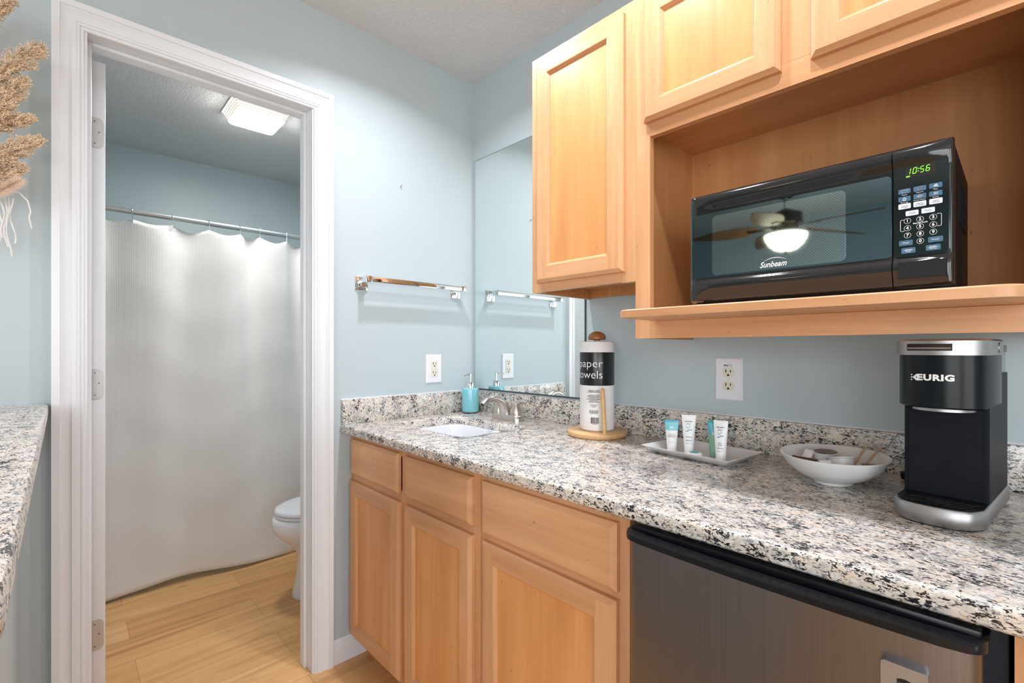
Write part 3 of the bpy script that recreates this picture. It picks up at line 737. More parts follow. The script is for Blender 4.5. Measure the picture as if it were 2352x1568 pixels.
# seven-segment clock
b = MB()
SEG = {'0': 'abcdef', '1': 'bc', '5': 'acdfg', '6': 'acdefg'}
def seg_digit(ch, cx, cz, w=0.0044, h=0.0098, th=0.0010):
    sl = 0.16; g = 0.00045
    def bar(p, q):
        (x0, z0), (x1, z1) = p, q
        L = math.hypot(x1-x0, z1-z0); ux, uz = (x1-x0)/L, (z1-z0)/L; nx, nz = -uz*th/2, ux*th/2
        a = (x0+ux*g, z0+uz*g); c = (x1-ux*g, z1-uz*g)
        b.face([b.v((cx+px+sl*pz, MYF-0.0012, cz+pz)) for px, pz in ((a[0]-nx, a[1]-nz), (c[0]-nx, c[1]-nz), (c[0]+nx, c[1]+nz), (a[0]+nx, a[1]+nz))])
    W, H = w/2, h/2
    segs = dict(a=((-W, H), (W, H)), b=((W, 0), (W, H)), c=((W, -H), (W, 0)), d=((-W, -H), (W, -H)), e=((-W, -H), (-W, 0)), f=((-W, 0), (-W, H)), g=((-W, 0), (W, 0)))
    for s in SEG[ch]: bar(*segs[s])
for ch, cx in (('1', 1.6425), ('0', 1.6508), ('5', 1.6605), ('6', 1.6683)): seg_digit(ch, cx, 1.4988)
for dz in (-0.0022, 0.0022): b.face([b.v((1.6557+0.16*dz+a*0.0007, MYF-0.0012, 1.4988+dz+c*0.0007)) for a, c in ((-1, -1), (1, -1), (1, 1), (-1, 1))])
add_text(b, 'SAT', 0.0030, on_y(1.6418, 1.4902, MYF-0.0012), offset=0.0002)
b.build('clock_digits', M['led'], pn, smooth=0)
def key(cx, cz, w, h, mat):
    return MB().prism(rrect(cx-w/2, cx+w/2, cz-h/2, cz+h/2, 0.0014, 3), 'y', MYF-0.0010, MYF-0.0002).build('button', M[mat], pn, smooth=20)
def ink(mb, mat, parent): return mb.build('lettering', M[mat], parent, smooth=0)
YI = MYF-0.0013
def stroke(mb, pts, w=0.0006):
    P = [Vector((p[0], p[1])) for p in pts]
    for a, c in zip(P[:-1], P[1:]):
        dv = c-a
        if dv.length < 1e-7: continue
        n = Vector((-dv.y, dv.x)).normalized()*w/2; e = dv.normalized()*w/3
        mb.face([mb.v((q.x, YI, q.y)) for q in (a-e-n, c+e-n, c+e+n, a-e+n)])
def arc(cx, cz, rx, rz, a0, a1, n=14): return [(cx+rx*math.cos(math.radians(a0+(a1-a0)*k/n)), cz+rz*math.sin(math.radians(a0+(a1-a0)*k/n))) for k in range(n+1)]
icons = [('Potato', 1.6368, 1.4658), ('Popcorn', 1.6574, 1.4661), ('Pizza', 1.6781, 1.4663), ('Beverage', 1.6368, 1.4524), ('Frozen Dinner', 1.6574, 1.4528), ('Reheat', 1.6782, 1.4529)]
small = MB()
for nm, cx, cz in icons:
    k = key(cx, cz, 0.0168, 0.0086, 'button_blue'); s = MB()
    if nm == 'Potato': stroke(s, arc(cx-0.0018, cz, 0.0026, 0.0020, 40, 330)); stroke(s, arc(cx+0.0022, cz+0.0002, 0.0026, 0.0020, -140, 150))
    if nm == 'Popcorn':
        for q in range(6): stroke(s, arc(cx+0.0019*math.cos(q*1.047), cz+0.0017*math.sin(q*1.047), 0.0012, 0.0012, q*60-90, q*60+90, 6))
        stroke(s, arc(cx, cz, 0.0004, 0.0004, 0, 360, 6))
    if nm == 'Pizza': stroke(s, [(cx-0.0032, cz-0.0008), (cx+0.001, cz+0.0028), (cx+0.0032, cz-0.0022), (cx-0.0032, cz-0.0008), (cx+0.0016, cz+0.0012)]); stroke(s, [(cx-0.001, cz-0.0003), (cx+0.002, cz-0.0003)])
    if nm == 'Beverage': stroke(s, [(cx-0.002, cz+0.0012), (cx-0.0016, cz-0.0018), (cx+0.0012, cz-0.0018), (cx+0.0016, cz+0.0012), (cx-0.002, cz+0.0012)]); stroke(s, arc(cx+0.0020, cz-0.0002, 0.0011, 0.0010, -80, 80, 6)); stroke(s, [(cx-0.0026, cz-0.0026), (cx+0.0022, cz-0.0026)]); stroke(s, [(cx-0.0006, cz+0.0018), (cx-0.0002, cz+0.003)])
    if nm == 'Frozen Dinner': stroke(s, arc(cx, cz-0.0004, 0.0034, 0.0022, 0, 180)); stroke(s, arc(cx, cz-0.0004, 0.0034, 0.0018, 180, 360)); stroke(s, [(cx-0.0042, cz-0.0004), (cx+0.0042, cz+0.0004)])
    if nm == 'Reheat':
        for q in (-0.002, 0, 0.002): stroke(s, [(cx+q-0.0006, cz-0.0018), (cx+q+0.0006, cz-0.0006), (cx+q-0.0004, cz+0.0006), (cx+q+0.0008, cz+0.0018)])
    ink(s, 'print_white', k)
    add_text(small, nm, 0.0024, on_y(cx, cz-0.0063, YI), aspect=1.15)
for nm, cx, cz in (('Cook by\nWeight', 1.6369, 1.4395), ('Defrost\nby Weight', 1.6575, 1.4396), ('Speed\nDefrost', 1.6783, 1.4398)):
    k = key(cx, cz, 0.0170, 0.0092, 'button_white'); s = MB(); add_text(s, nm, 0.0030, on_y(cx, cz-0.0003, YI), line=0.85); ink(s, 'print_navy', k)
for nm, cx, cz in (('Cook', 1.6471, 1.4259), ('Timer', 1.6683, 1.4263)):
    k = key(cx, cz, 0.0174, 0.0086, 'button_white'); s = MB(); add_text(s, nm, 0.0040, on_y(cx, cz, YI)); ink(s, 'print_navy', k)
for nm, cx, cz, w in (('Clock', 1.6386, 1.3749, 0.0186), ('Power', 1.6779, 1.3752, 0.0192)):
    k = key(cx, cz, w, 0.0092, 'button_blue'); s = MB(); add_text(s, nm, 0.0038, on_y(cx, cz, YI)); ink(s, 'print_white', k)
for nm, cx, cz in (('Cancel\nClear', 1.6421, 1.3612), ('START\n+30 Sec.', 1.6749, 1.3618)):
    k = key(cx, cz, 0.0190, 0.0096, 'button_blue'); s = MB(); add_text(s, nm, 0.0033, on_y(cx, cz-0.0002, YI), line=0.95); stroke(s, [(cx-0.007, cz+0.0002), (cx+0.007, cz+0.0002)], 0.0004); ink(s, 'print_white', k)
dg = {'1': (1.6408, 1.4130), '2': (1.6578, 1.4131), '3': (1.6749, 1.4134), '4': (1.6409, 1.4003), '5': (1.6579, 1.4005), '6': (1.6750, 1.4006), '7': (1.6410, 1.3877), '8': (1.6581, 1.3879), '9': (1.6751, 1.3880), '0': (1.6582, 1.3752)}
for ch, (cx, cz) in dg.items():
    k = MB().prism([(cx+0.0049*math.cos(q*0.2618), cz+0.0049*math.sin(q*0.2618)) for q in range(24)], 'y', MYF-0.0008, MYF-0.0003).build('number_button', M['black'], pn, smooth=20)
    s = MB(); stroke(s, arc(cx, cz, 0.0046, 0.0046, 0, 360, 30), 0.0007); add_text(s, ch, 0.0072, on_y(cx, cz, YI), offset=0.0002); ink(s, 'print_white', k)
stroke(small, [(1.6365, 1.4155), (1.6325, 1.4155), (1.6312, 1.4142), (1.6312, 1.3970), (1.6325, 1.3957), (1.6365, 1.3957)], 0.0006)
stroke(small, [(1.6800, 1.4180), (1.6842, 1.4180), (1.6855, 1.4167), (1.6855, 1.3985), (1.6842, 1.3972), (1.6800, 1.3972)], 0.0006)
add_text(small, 'Express Cook', 0.0028, on_y(1.6580, 1.4070, YI), offset=0.0001, aspect=1.2)
ink(small, 'print_white', pn)
b = MB(); zz = 1.3405
fr = [(1.6288, 1.3115), (1.6932, 1.3115), (1.6932, 1.3410), (1.6288, 1.3410)]
b.rings([[(x, MYF-0.0078, z) for x, z in fr], [(x+(-0.0006 if x > 1.66 else 0.0006), MYF-0.0092, z+(-0.0006 if z > 1.33 else 0.0006)) for x, z in fr]], cap0=False)
b.build('door_release', M['black_gloss'], pn, smooth=20)
for fx, fy in ((1.262, -0.285), (1.675, -0.285), (1.262, -0.04), (1.675, -0.04)):
    MB().lathe([(0.012, 1.2792), (0.012, 1.284), (0.009, 1.296)], (fx, fy), 20).build('foot', M['black'], t)
b = MB().box(1.625, 1.698, -0.316, -0.30, 1.2895, 1.2932); b.box(1.635, 1.655, -0.3165, -0.30, 1.2932, 1.2965); b.box(1.672, 1.692, -0.3165, -0.30, 1.2932, 1.2965)
b.build('latch_bracket', M['hinge'], t, smooth=0)
b = MB().box(1.250, 1.266, -0.326, -0.31, 1.2885, 1.2945, 0.001); b.build('hinge_bracket', M['chrome'], t)
b = MB().cyl((MX1+0.004, -0.31, 1.291), (MX1+0.010, -0.31, 1.291), 0.0055, n=16); b.cyl((MX1-0.01, -0.31, 1.291), (MX1+0.004, -0.31, 1.291), 0.003, n=10)
b.build('screw_cap', M['black'], t)

# ------------------------------------------------------------------ coffee maker (built square, then turned a little)
KX, KY = 1.6785, -0.394
t = thing('coffee_maker', (KX, KY, CT), 'black single-serve coffee maker with silver lid band at the right of the counter', 'coffee maker')
def K(x, y, z): return (KX+x, KY+y, CT+z)
W2 = 0.0565
def dshape(w, y0, y1, bow, n=18, rc=0.018):
    """plan outline: bowed front at y0, square back at y1"""
    pts = []
    for k in range(n+1):
        u = -1+2*k/n; e = abs(u)**6
        pts.append((u*w, y0+bow*u*u+rc*e))
    return pts+[(w, y1), (-w, y1)]
b = MB()
def KR(poly, z, s=1.0, inset=0.0): return [K(x*(1-inset/W2), y+(inset if y < 0.1 else -inset), z) for x, y in poly]
base = dshape(W2+0.002, 0.0, 0.280, 0.012, rc=0.026)
b.rings([KR(base, 0.002, inset=0.003), KR(base, 0.006), KR(base, 0.029), KR(base, 0.032, inset=0.002)])
b.build('base', M['silver'], t, smooth=50)
MB().rings([KR(base, 0.0002, inset=0.004), KR(base, 0.003, inset=0.004)]).build('base_foot', M['black'], t)
MB().rings([KR(base, 0.0315, inset=0.003), KR(base, 0.0335, inset=0.0035)]).build('drip_tray', M['black_satin'], t, smooth=30)
b = MB()
for k in range(9):
    for s in (0, 1):
        x0 = -0.040+k*0.0095; y0 = 0.016+0.026*s
        b.rings([[K(x0+a, y0+c, z) for a, c in ((0, 0), (0.0042, 0), (0.0122, 0.020), (0.008, 0.020))] for z in (0.0334, 0.0339)])
b.build('drip_slots', M['slot'], t, smooth=0)
MB().lathe([(0.016, 0.0336), (0.017, 0.0345), (0.0155, 0.0348), (0.0, 0.0342)], (0, 0), 32).xf(Matrix.Translation(K(0, 0.038, 0))).build('tray_ring', M['chrome'], t)
col = [( -0.0530, 0.086), (0.0530, 0.086), (0.0555, 0.089), (0.0555, 0.280), (-0.0555, 0.280), (-0.0555, 0.089)]
MB().rings([[K(x, y, z) for x, y in col] for z in (0.031, 0.200)]).build('column', M['black_satin'], t, smooth=20)
MB().rings([[K(x, y, z) for x, y in ((-0.048, 0.0858), (0.048, 0.0858), (0.048, 0.084), (-0.048, 0.084))] for z in (0.034, 0.196)]).build('front_panel', M['black_satin'], t, smooth=0)
hd = dshape(W2, 0.030, 0.206, 0.022, rc=0.010)
MB().rings([KR(hd, 0.189, inset=0.004), KR(hd, 0.192), KR(hd, 0.2785)]).build('brew_head', M['head_black'], t, smooth=40)
ring = [(0.041*math.cos(2*math.pi*k/40), 0.078+0.041*math.sin(2*math.pi*k/40)) for k in range(40)]
MB().rings([[K(x, y, z) for x, y in ring] for z in (0.184, 0.190)]).build('spout_ring', M['silver'], t, smooth=40)
ld = dshape(W2+0.0025, 0.024, 0.200, 0.022, rc=0.010)
b = MB().rings([KR(ld, 0.2785), KR(ld, 0.3025), KR(ld, 0.3055, inset=0.003)]); b.build('lid', M['silver'], t, smooth=40)
# recessed handle on the lid band, follows the bow of the front
def lidp(u, z, d): return K(u*(W2+0.0025), 0.024+0.022*u*u+0.010*abs(u)**6-d, z)
b = MB().rings([[lidp(-0.68+1.02*k/16, z, d) for k in range(17)] for z, d in ((0.286, 0.0006), (0.2975, 0.0006))], close=False); b.build('handle_recess', M['slot'], t, smooth=0)
b = MB().tube([lidp(-0.66+0.98*k/16, 0.2905, 0.0022) for k in range(17)], [(0.0026, 0.0020)]*17, 10); b.build('handle', M['silver'], t)
b = MB().rings([[K(x, y, z) for x, y in ((-0.054, 0.206), (0.0555, 0.206), (0.0555, 0.280), (-0.054, 0.280))] for z in (0.200, 0.245)]); b.build('rear_housing', M['black_satin'], t, smooth=0)
b = MB().rings([[K(x, y, z) for x, y in ((-0.050, 0.208), (0.053, 0.208), (0.053, 0.278), (-0.050, 0.278))] for z in (0.245, 0.283)]); b.build('water_tank', M['tank'], t, smooth=0)
b = MB().rings([[K(x, y, z) for x, y in ((-0.052, 0.204), (0.0545, 0.204), (0.0545, 0.281), (-0.052, 0.281))] for z in (0.283, 0.296)]); b.build('tank_lid', M['black'], t, smooth=0)
b = MB().cyl(K(0.0582, 0.155, 0.291), K(0.0605, 0.155, 0.291), 0.009, n=24); b.build('hinge_cap', M['silver'], t)
b = MB()
def headp(u, v):
    x = u; uu = x/W2; return K(x, 0.030+0.022*uu*uu+0.010*abs(uu)**6-0.0006, 0.2405+v)
add_text(b, 'EURIG', 0.0138, lambda u, v: headp(-0.0025+u, v), offset=0.0007, aspect=1.16, space=1.12)
for dx, dz in ((-0.0345, 0.0042), (-0.0345, 0.0), (-0.0345, -0.0042)): b.face([b.v(headp(dx+0.0012*math.cos(q*0.5236), dz+0.0012*math.sin(q*0.5236))) for q in range(12)])
for sgn in (1, -1):
    b.face([b.v(headp(u, sgn*v)) for u, v in ((-0.0332, 0.0), (-0.0284, 0.0), (-0.0228, 0.0054), (-0.0276, 0.0054))])
b.build('lettering', M['print_white'], t, smooth=0)
t.rotation_euler = (0, 0, math.radians(-5.3))
# cords
b = MB().tube([(1.598, -0.055, CT+0.006), (1.612, -0.062, CT+0.010), (1.65, -0.07, CT+0.008), (1.70, -0.075, CT+0.006)], [0.010, 0.010, 0.005, 0.004], 10)
tag(b.build('power_cord', M['black'], loc=(1.60, -0.06, CT)), 'black power cord with plug lying behind the coffee maker', 'cord')

# ------------------------------------------------------------------ small refrigerator under the worktop
t = thing('mini_fridge', (1.515, -0.36, 0), 'small black refrigerator with a dark stainless door under the granite counter', 'refrigerator')
MB().box(1.256, 1.768, -0.600, -0.08, 0.0, 0.862, 0.003).build('body', M['black_satin'], t)
def fplan(x0, x1, y0, yb, bow, r, n=24):
    pts = []
    for k in range(n+1):
        u = -1+2*k/n; xm = (x0+x1)/2; w = (x1-x0)/2
        pts.append((xm+u*w, y0+bow*u*u))
    rr_ = []
    for k in range(7):
        a = math.radians(90*k/6); rr_.append((r-r*math.sin(a), r-r*math.cos(a)))
    left = [(x0+r-r*math.cos(math.radians(90*k/6))-0.0, y0+bow+r-r*math.sin(math.radians(90*k/6))) for k in range(7)]
    right = [(x1-r+r*math.sin(math.radians(90*k/6)), y0+bow+r-r*math.cos(math.radians(90*k/6))) for k in range(7)]
    mid = [p for p in pts if x0+r < p[0] < x1-r]
    return [(x0, yb)]+left+mid+right+[(x1, yb)]
dp = fplan(1.279, 1.747, -0.676, -0.606, 0.010, 0.022)
MB().rings([[(x, y, z) for x, y in dp] for z in (0.56, 0.8445)]).build('upper_door', M['steel_dark'], t, smooth=35)
MB().rings([[(x, y, z) for x, y in dp] for z in (0.05, 0.545)]).build('lower_door', M['steel_dark'], t, smooth=35)
cp = fplan(1.274, 1.752, -0.686, -0.602, 0.010, 0.026)
ci = [(x, max(y, -0.672)+0.004) for x, y in cp]
b = MB().rings([[(x, y, 0.8430) for x, y in cp], [(x, y, 0.852) for x, y in cp], [(x, y+0.003, 0.855) for x, y in cp], [(x, min(-0.602, y+0.022), 0.855) for x, y in cp], [(x, min(-0.602, y+0.026), 0.850) for x, y in cp]])
b.build('door_cap', M['black'], t, smooth=35)
MB().box(1.280, 1.746, -0.650, -0.602, 0.848, 0.8625, 0.003).build('handle_recess', M['black'], t)
MB().rings([[(x, y, z) for x, y in cp] for z in (0.548, 0.560)]).build('door_divider', M['black'], t, smooth=35)
pl = MB().prism(rrect(1.6576, 1.7025, 0.742, 0.805, 0.004), 'y', -0.682, -0.666).build('badge', M['silver'], t, smooth=20)
b = MB(); yb = -0.6823
def cres(cx, cz, ro, ri, off, a0, a1):
    o = [(cx+ro*math.cos(math.radians(a0+(a1-a0)*k/24)), cz+ro*math.sin(math.radians(a0+(a1-a0)*k/24))) for k in range(25)]
    i = [(cx+off[0]+ri*math.cos(math.radians(a0+(a1-a0)*k/24)), cz+off[1]+ri*math.sin(math.radians(a0+(a1-a0)*k/24))) for k in range(25)]
    b.rings([[(x, yb, z) for x, z in o], [(x, yb, z) for x, z in i]], close=False)
cres(1.6815, 0.7735, 0.0165, 0.0125, (-0.0015, -0.001), 120, -20)
cres(1.6785, 0.7735, 0.0105, 0.0070, (-0.0006, -0.0005), 140, 20)
add_text(b, 'IGLOO', 0.0110, on_y(1.6800, 0.7720, yb), offset=0.0006)
b.build('lettering', M['print_black'], pl, smooth=0)

# ------------------------------------------------------------------ paper towels
HX, HY = 0.807, -0.121
t = thing('paper_towel_holder', (HX, HY, CT), 'round wooden paper towel holder with a ball knob on the granite counter', 'paper towel holder')
MB().lathe([(0.092, CT+0.0002), (0.097, CT+0.004), (0.099, CT+0.010), (0.098, CT+0.016), (0.093, CT+0.0195), (0.0, CT+0.020)], (HX, HY), 64).build('base', M['bamboo'], t)
MB().cyl((HX, HY, CT+0.019), (HX, HY, 1.222), 0.010, n=20).build('post', M['bamboo'], t)
MB().lathe([(0.026, 1.218), (0.0295, 1.2205), (0.030, 1.225), (0.0275, 1.234), (0.021, 1.241), (0.011, 1.2455), (0.0, 1.2465)], (HX, HY), 40).build('knob', M['knob_wood'], t)
ax, ay = HX+0.066, HY-0.049
MB().tube([(ax, ay, CT+0.019), (ax-0.003, ay-0.002, 1.00), (ax-0.005, ay-0.004, 1.055), (ax-0.0053, ay-0.0042, 1.061), (ax-0.0054, ay-0.0043, 1.064)], [0.0068, 0.0068, 0.0068, 0.0055, 0.002], 16).build('tension_arm', M['bamboo'], t)
RZ0, RZ1, RR = CT+0.0205, 1.2115, 0.0565
t = thing('paper_towel_roll', (HX, HY, RZ0), 'wrapped roll of paper towels with a black printed band, standing on the wooden holder', 'paper towels')
MB().lathe([(0.0205, RZ0+0.004), (RR-0.006, RZ0), (RR-0.001, RZ0+0.004), (RR, RZ0+0.02), (RR, RZ1-0.006), (RR-0.003, RZ1), (RR-0.012, RZ1+0.002), (0.0205, RZ1-0.003), (0.0205, RZ0+0.004)], (HX, HY), 64, False, False).build('roll', M['paper'], t)
MB().lathe([(0.0205, RZ0+0.002), (0.0205, RZ1-0.002), (0.019, RZ1-0.002), (0.019, RZ0+0.002), (0.0205, RZ0+0.002)], (HX, HY), 32, False, False).build('core', M['brown_paper'], t)
MB().lathe([(RR+0.0004, 1.069), (RR+0.0006, 1.070), (RR+0.0006, 1.176), (RR+0.0004, 1.177)], (HX, HY), 64, False, False).build('band', M['print_black'], t)
vdir = math.atan2(-1.423-HY, 1.777-HX)          # side of the roll that carries the print
def wrap(u0, z0, r=RR+0.0009, turn=0.0): return lambda u, v: (HX+r*math.cos(vdir+turn+(u0+u)/r), HY+r*math.sin(vdir+turn+(u0+u)/r), z0+v)
b = MB()
add_text(b, 'paper', 0.0365, wrap(0.0195, 1.1395), align='RIGHT', offset=-0.0003, aspect=1.12)
add_text(b, 'towels', 0.0365, wrap(0.0195, 1.1035), align='RIGHT', offset=-0.0003, aspect=1.02)
bmesh.ops.subdivide_edges(b.bm, edges=[e for e in b.bm.edges if e.calc_length() > 0.008], cuts=2, use_grid_fill=False)
b.build('lettering', M['print_white'], t, smooth=0)
b = MB(); rnd = random.Random(4)
lines = [('PAPER TOWELS  2-PLY SHEETS', 1.0535, 1.1), ('ABSORBENT AND STRONG', 1.0505, 1.1), ('FOR KITCHEN AND HOUSEHOLD USE', 1.0475, 1.1)]
for k in range(9): lines.append((' '.join(rnd.choice(['soft', 'strong', 'sheets', 'towels', 'for', 'kitchen', 'use', 'paper', 'clean', 'and', 'roll']) for _ in range(6+(k % 3))), 1.039-0.0029*k, 1.0))
for k in range(3): lines.append((' '.join(rnd.choice(['made', 'with', 'paper', 'towels', 'store', 'dry']) for _ in range(5-k)), 1.0075-0.0035*k, 0.9))
for k in range(4): lines.append((' '.join(rnd.choice(['keep', 'away', 'from', 'children', 'film', 'wrap']) for _ in range(4)), 0.9885-0.003*k, 1.2))
for s, z, w in lines: add_text(b, s, 0.0026*w, wrap(-0.0105, z), aspect=0.95, offset=0.0001)
x = -0.020
while x < 0.0055:
    w = rnd.choice([0.0005, 0.0008, 0.0012]); 
    b.face([b.v(wrap(0, 0)(x+(w if q in (1, 2) else 0), 0.9665 if q > 1 else 0.9465)) for q in range(4)])
    x += w+rnd.choice([0.0005, 0.0008])
add_text(b, '0 12345 67890 5', 0.0026, wrap(-0.0075, 0.9447))
b.build('label_print', M['print_black'], t, smooth=0)

# ------------------------------------------------------------------ tray with toiletries
TA = math.radians(-6.5); TX, TY = 1.185, -0.171
t = thing('serving_tray', (TX, TY, CT), 'white rectangular porcelain tray on the granite counter', 'tray')
b = MB()
for a_ in (1,):
    rings = []
    for hx, hy, z, r in ((0.105, 0.060, 0.0004, 0.006), (0.110, 0.065, 0.0015, 0.006), (0.124, 0.079, 0.012, 0.005), (0.1355, 0.0915, 0.0195, 0.004), (0.1365, 0.0925, 0.0205, 0.004), (0.1345, 0.0905, 0.0210, 0.004), (0.122, 0.077, 0.0135, 0.005), (0.108, 0.063, 0.0050, 0.006), (0.100, 0.055, 0.0040, 0.006)):
        rings.append([(TX+0.94*x, TY+0.95*y, CT+z) for x, y in rrect(-hx, hx, -hy, hy, r, 4)])
    b.rings(rings)
b.build('dish', M['ceramic'], t, smooth=35, fix=True)
t.rotation_euler = (0, 0, TA)
TZ = CT+0.0045
def tube_bottle(name, label, cx, cy, h, capw, flatw, capd, segs, turn, text, group='toiletry tubes on the tray'):
    """segs: (height fraction from, to, material); crimped top, round cap below"""
    t = thing(name, (cx, cy, TZ), label, 'toiletry tube', group)
    n = 36
    def sec(f):
        # f: 0 bottom of body .. 1 crimp
        w = capw+(flatw-capw)*f; d_ = capd*(1-f)**0.8+0.0009
        return [(w*math.cos(2*math.pi*k/n), d_*math.sin(2*math.pi*k/n)) for k in range(n)]
    ca, sa = math.cos(turn), math.sin(turn)
    def P(x, y, z): return (cx+x*ca-y*sa, cy+x*sa+y*ca, TZ+z)
    caph = h*0.14
    MB().rings([[P(x*0.97, y*0.97, z) for x, y in sec(0)] for z in (0, 0.001, caph)]).build('cap', M[segs[0]], t)
    def piece(nm, f0, f1, mat):
        m = 8; b = MB(); b.rings([[P(x, y, caph+(h-caph)*(f0+(f1-f0)*k/m)) for x, y in sec(f0+(f1-f0)*k/m)] for k in range(m+1)]); b.build(nm, M[mat], t)
    for nm, f0, f1, mat in segs[1]: piece(nm, f0, f1, mat)
    for mat, items in text.items():
        b = MB()
        for it in items:
            def fnp(u, v, it=it):
                z = it[2]+v; f = max(0, min(1, (z-caph)/(h-caph))); w = capw+(flatw-capw)*f; d_ = capd*(1-f)**0.8+0.0009
                x = it[1]+u; y = -d_*math.sqrt(max(0.02, 1-(x/w)**2))-0.0003
                return P(x, y, z)
            if it[0] == '~':   # wave emblem
                pts = [(-0.0085, -0.0015), (-0.005, -0.0028), (-0.001, -0.0008), (0.003, 0.0018), (0.007, 0.0012), (0.0088, -0.0002)]
                lo = [(-0.0085, -0.0019), (-0.005, -0.0048), (-0.001, -0.0030), (0.003, 0.0002), (0.007, -0.0008), (0.0088, -0.0004)]
                b.rings([[fnp(*p) for p in pts], [fnp(*p) for p in lo]], close=False)
            elif it[0] == 'Y':  # leaf outline above the wave
                for l in ([(-0.0025, 0.001), (-0.0065, 0.006), (-0.0065, 0.0095), (-0.004, 0.007), (-0.0025, 0.001)], [(-0.0025, 0.001), (0.0000, 0.007), (0.0045, 0.0095), (0.002, 0.005), (-0.0025, 0.001)]):
                    for a_, c_ in zip(l[:-1], l[1:]):
                        dv = Vector((c_[0]-a_[0], c_[1]-a_[1])); nn = Vector((-dv.y, dv.x)).normalized()*0.0003
                        b.face([b.v(fnp(*q)) for q in ((a_[0]-nn.x, a_[1]-nn.y), (c_[0]-nn.x, c_[1]-nn.y), (c_[0]+nn.x, c_[1]+nn.y), (a_[0]+nn.x, a_[1]+nn.y))])
            else: add_text(b, it[0], it[3], fnp, offset=0.0001)
        b.build('lettering', M[mat], t, smooth=0)
    return t
VT = math.radians(25)
BK = lambda h: {'print_navy': [('BERGMAN', 0, h*0.83, 0.0042), ('KELLY', 0, h*0.765, 0.0042)], 'print_blue': [('~', 0, h*0.615, 0)], 'print_teal': [('Y', 0, h*0.63, 0)]}
tx = BK(0.104); tx['print_navy'] = tx['print_navy']+[('conditioner', 0, 0.104*0.435, 0.0036), ('WHITE TEA', 0, 0.104*0.345, 0.0030), ('30 ml  1 fl. oz.', 0, 0.104*0.27, 0.0022)]
tube_bottle('toiletry_tube', 'taller white toiletry tube with blue wave print on the left half of the tray', 1.157, -0.178, 0.104, 0.0125, 0.0190, 0.0120, ('tube_white', [('body', 0.0, 0.94, 'tube_white'), ('crimp', 0.94, 1.0, 'tube_white')]), VT, tx)
tube_bottle('toiletry_tube', 'short white toiletry tube with an aqua top, leftmost on the tray', 1.111, -0.186, 0.086, 0.0128, 0.0192, 0.0122, ('tube_white', [('body', 0.0, 0.62, 'tube_white'), ('aqua_band', 0.62, 0.92, 'tube_aqua'), ('crimp', 0.92, 1.0, 'tube_aqua2')]), VT,
            {'print_grey': [('WHITE TEA\nSHAMPOO &\nBODY WASH', 0, 0.043, 0.0034), ('30 ml  1 fl. oz.', 0, 0.026, 0.0022)], 'tube_white': [('BK', 0, 0.066, 0.008)]})
tx = BK(0.101); tx['print_navy'] = tx['print_navy']+[('BODY', 0, 0.101*0.435, 0.0036), ('WASH', 0, 0.101*0.385, 0.0036), ('WHITE TEA', 0, 0.101*0.31, 0.0030), ('30 ml  1 fl. oz.', 0, 0.101*0.24, 0.0022)]
tube_bottle('toiletry_tube', 'white toiletry tube with blue wave print in front of the green tube on the tray', 1.252, -0.197, 0.101, 0.0128, 0.0180, 0.0122, ('tube_white', [('body', 0.0, 0.95, 'tube_white'), ('crimp', 0.95, 1.0, 'tube_white')]), VT-0.25, tx)
tube_bottle('toiletry_tube', 'green and teal toiletry tube mostly hidden behind a white one on the tray', 1.222, -0.165, 0.094, 0.0122, 0.0185, 0.0118, ('tube_green', [('body', 0.0, 0.55, 'tube_green'), ('teal_band', 0.55, 0.92, 'tube_aqua2'), ('crimp', 0.92, 1.0, 'print_teal')]), VT+0.1,
            {'tube_white': [('BK', -0.002, 0.060, 0.008)]})
t = thing('soap_bar', (1.185, -0.205, TZ), 'small round wrapped soap with a teal stripe lying on the tray', 'soap')
b = MB(); n = 48
b.rings([[(1.185+r*(1+(0.03 if k % 2 else 0))*math.cos(2*math.pi*k/n), -0.205+r*(1+(0.03 if k % 2 else 0))*math.sin(2*math.pi*k/n), TZ+z) for k in range(n)] for r, z in ((0.0175, 0.0), (0.0205, 0.002), (0.0205, 0.007), (0.0175, 0.0095), (0.012, 0.0103))])
b.build('wrapper', M['tube_white'], t)
b = MB().rings([[(1.185+0.0115*math.cos(2*math.pi*k/24), -0.205+0.0115*math.sin(2*math.pi*k/24), TZ+z) for k in range(24)] for z in (0.0100, 0.0107)])
b.build('seal', M['print_teal'], t)

# ------------------------------------------------------------------ bowl with coffee things
BX, BY, BA, BB = 1.499, -0.205, 0.101, 0.115
t = thing('bowl', (BX, BY, CT), 'white oval bowl holding coffee pods and stirrers, beside the coffee maker', 'bowl')
prof = [(0.30, 0.0), (0.34, 0.0), (0.36, 0.003), (0.35, 0.006), (0.62, 0.017), (0.85, 0.036), (0.985, 0.058), (1.0, 0.0605), (0.985, 0.062), (0.965, 0.060), (0.83, 0.038), (0.60, 0.021), (0.30, 0.013), (0.0, 0.012)]
n = 72; rings = []
for f, z in prof:
    rings.append([(BX+BA*f*math.cos(2*math.pi*k/n), BY+BB*f*(1.0 if f > 0.5 else 1.15)*math.sin(2*math.pi*k/n), CT+z+(0.004*f*f*math.cos(2*math.pi*k/n)*0)) for k in range(n)])
MB().rings(rings[:-1], cap0=True, cap1=True).build('vessel', M['ceramic'], t, smooth=60)
BZ = CT+0.0135
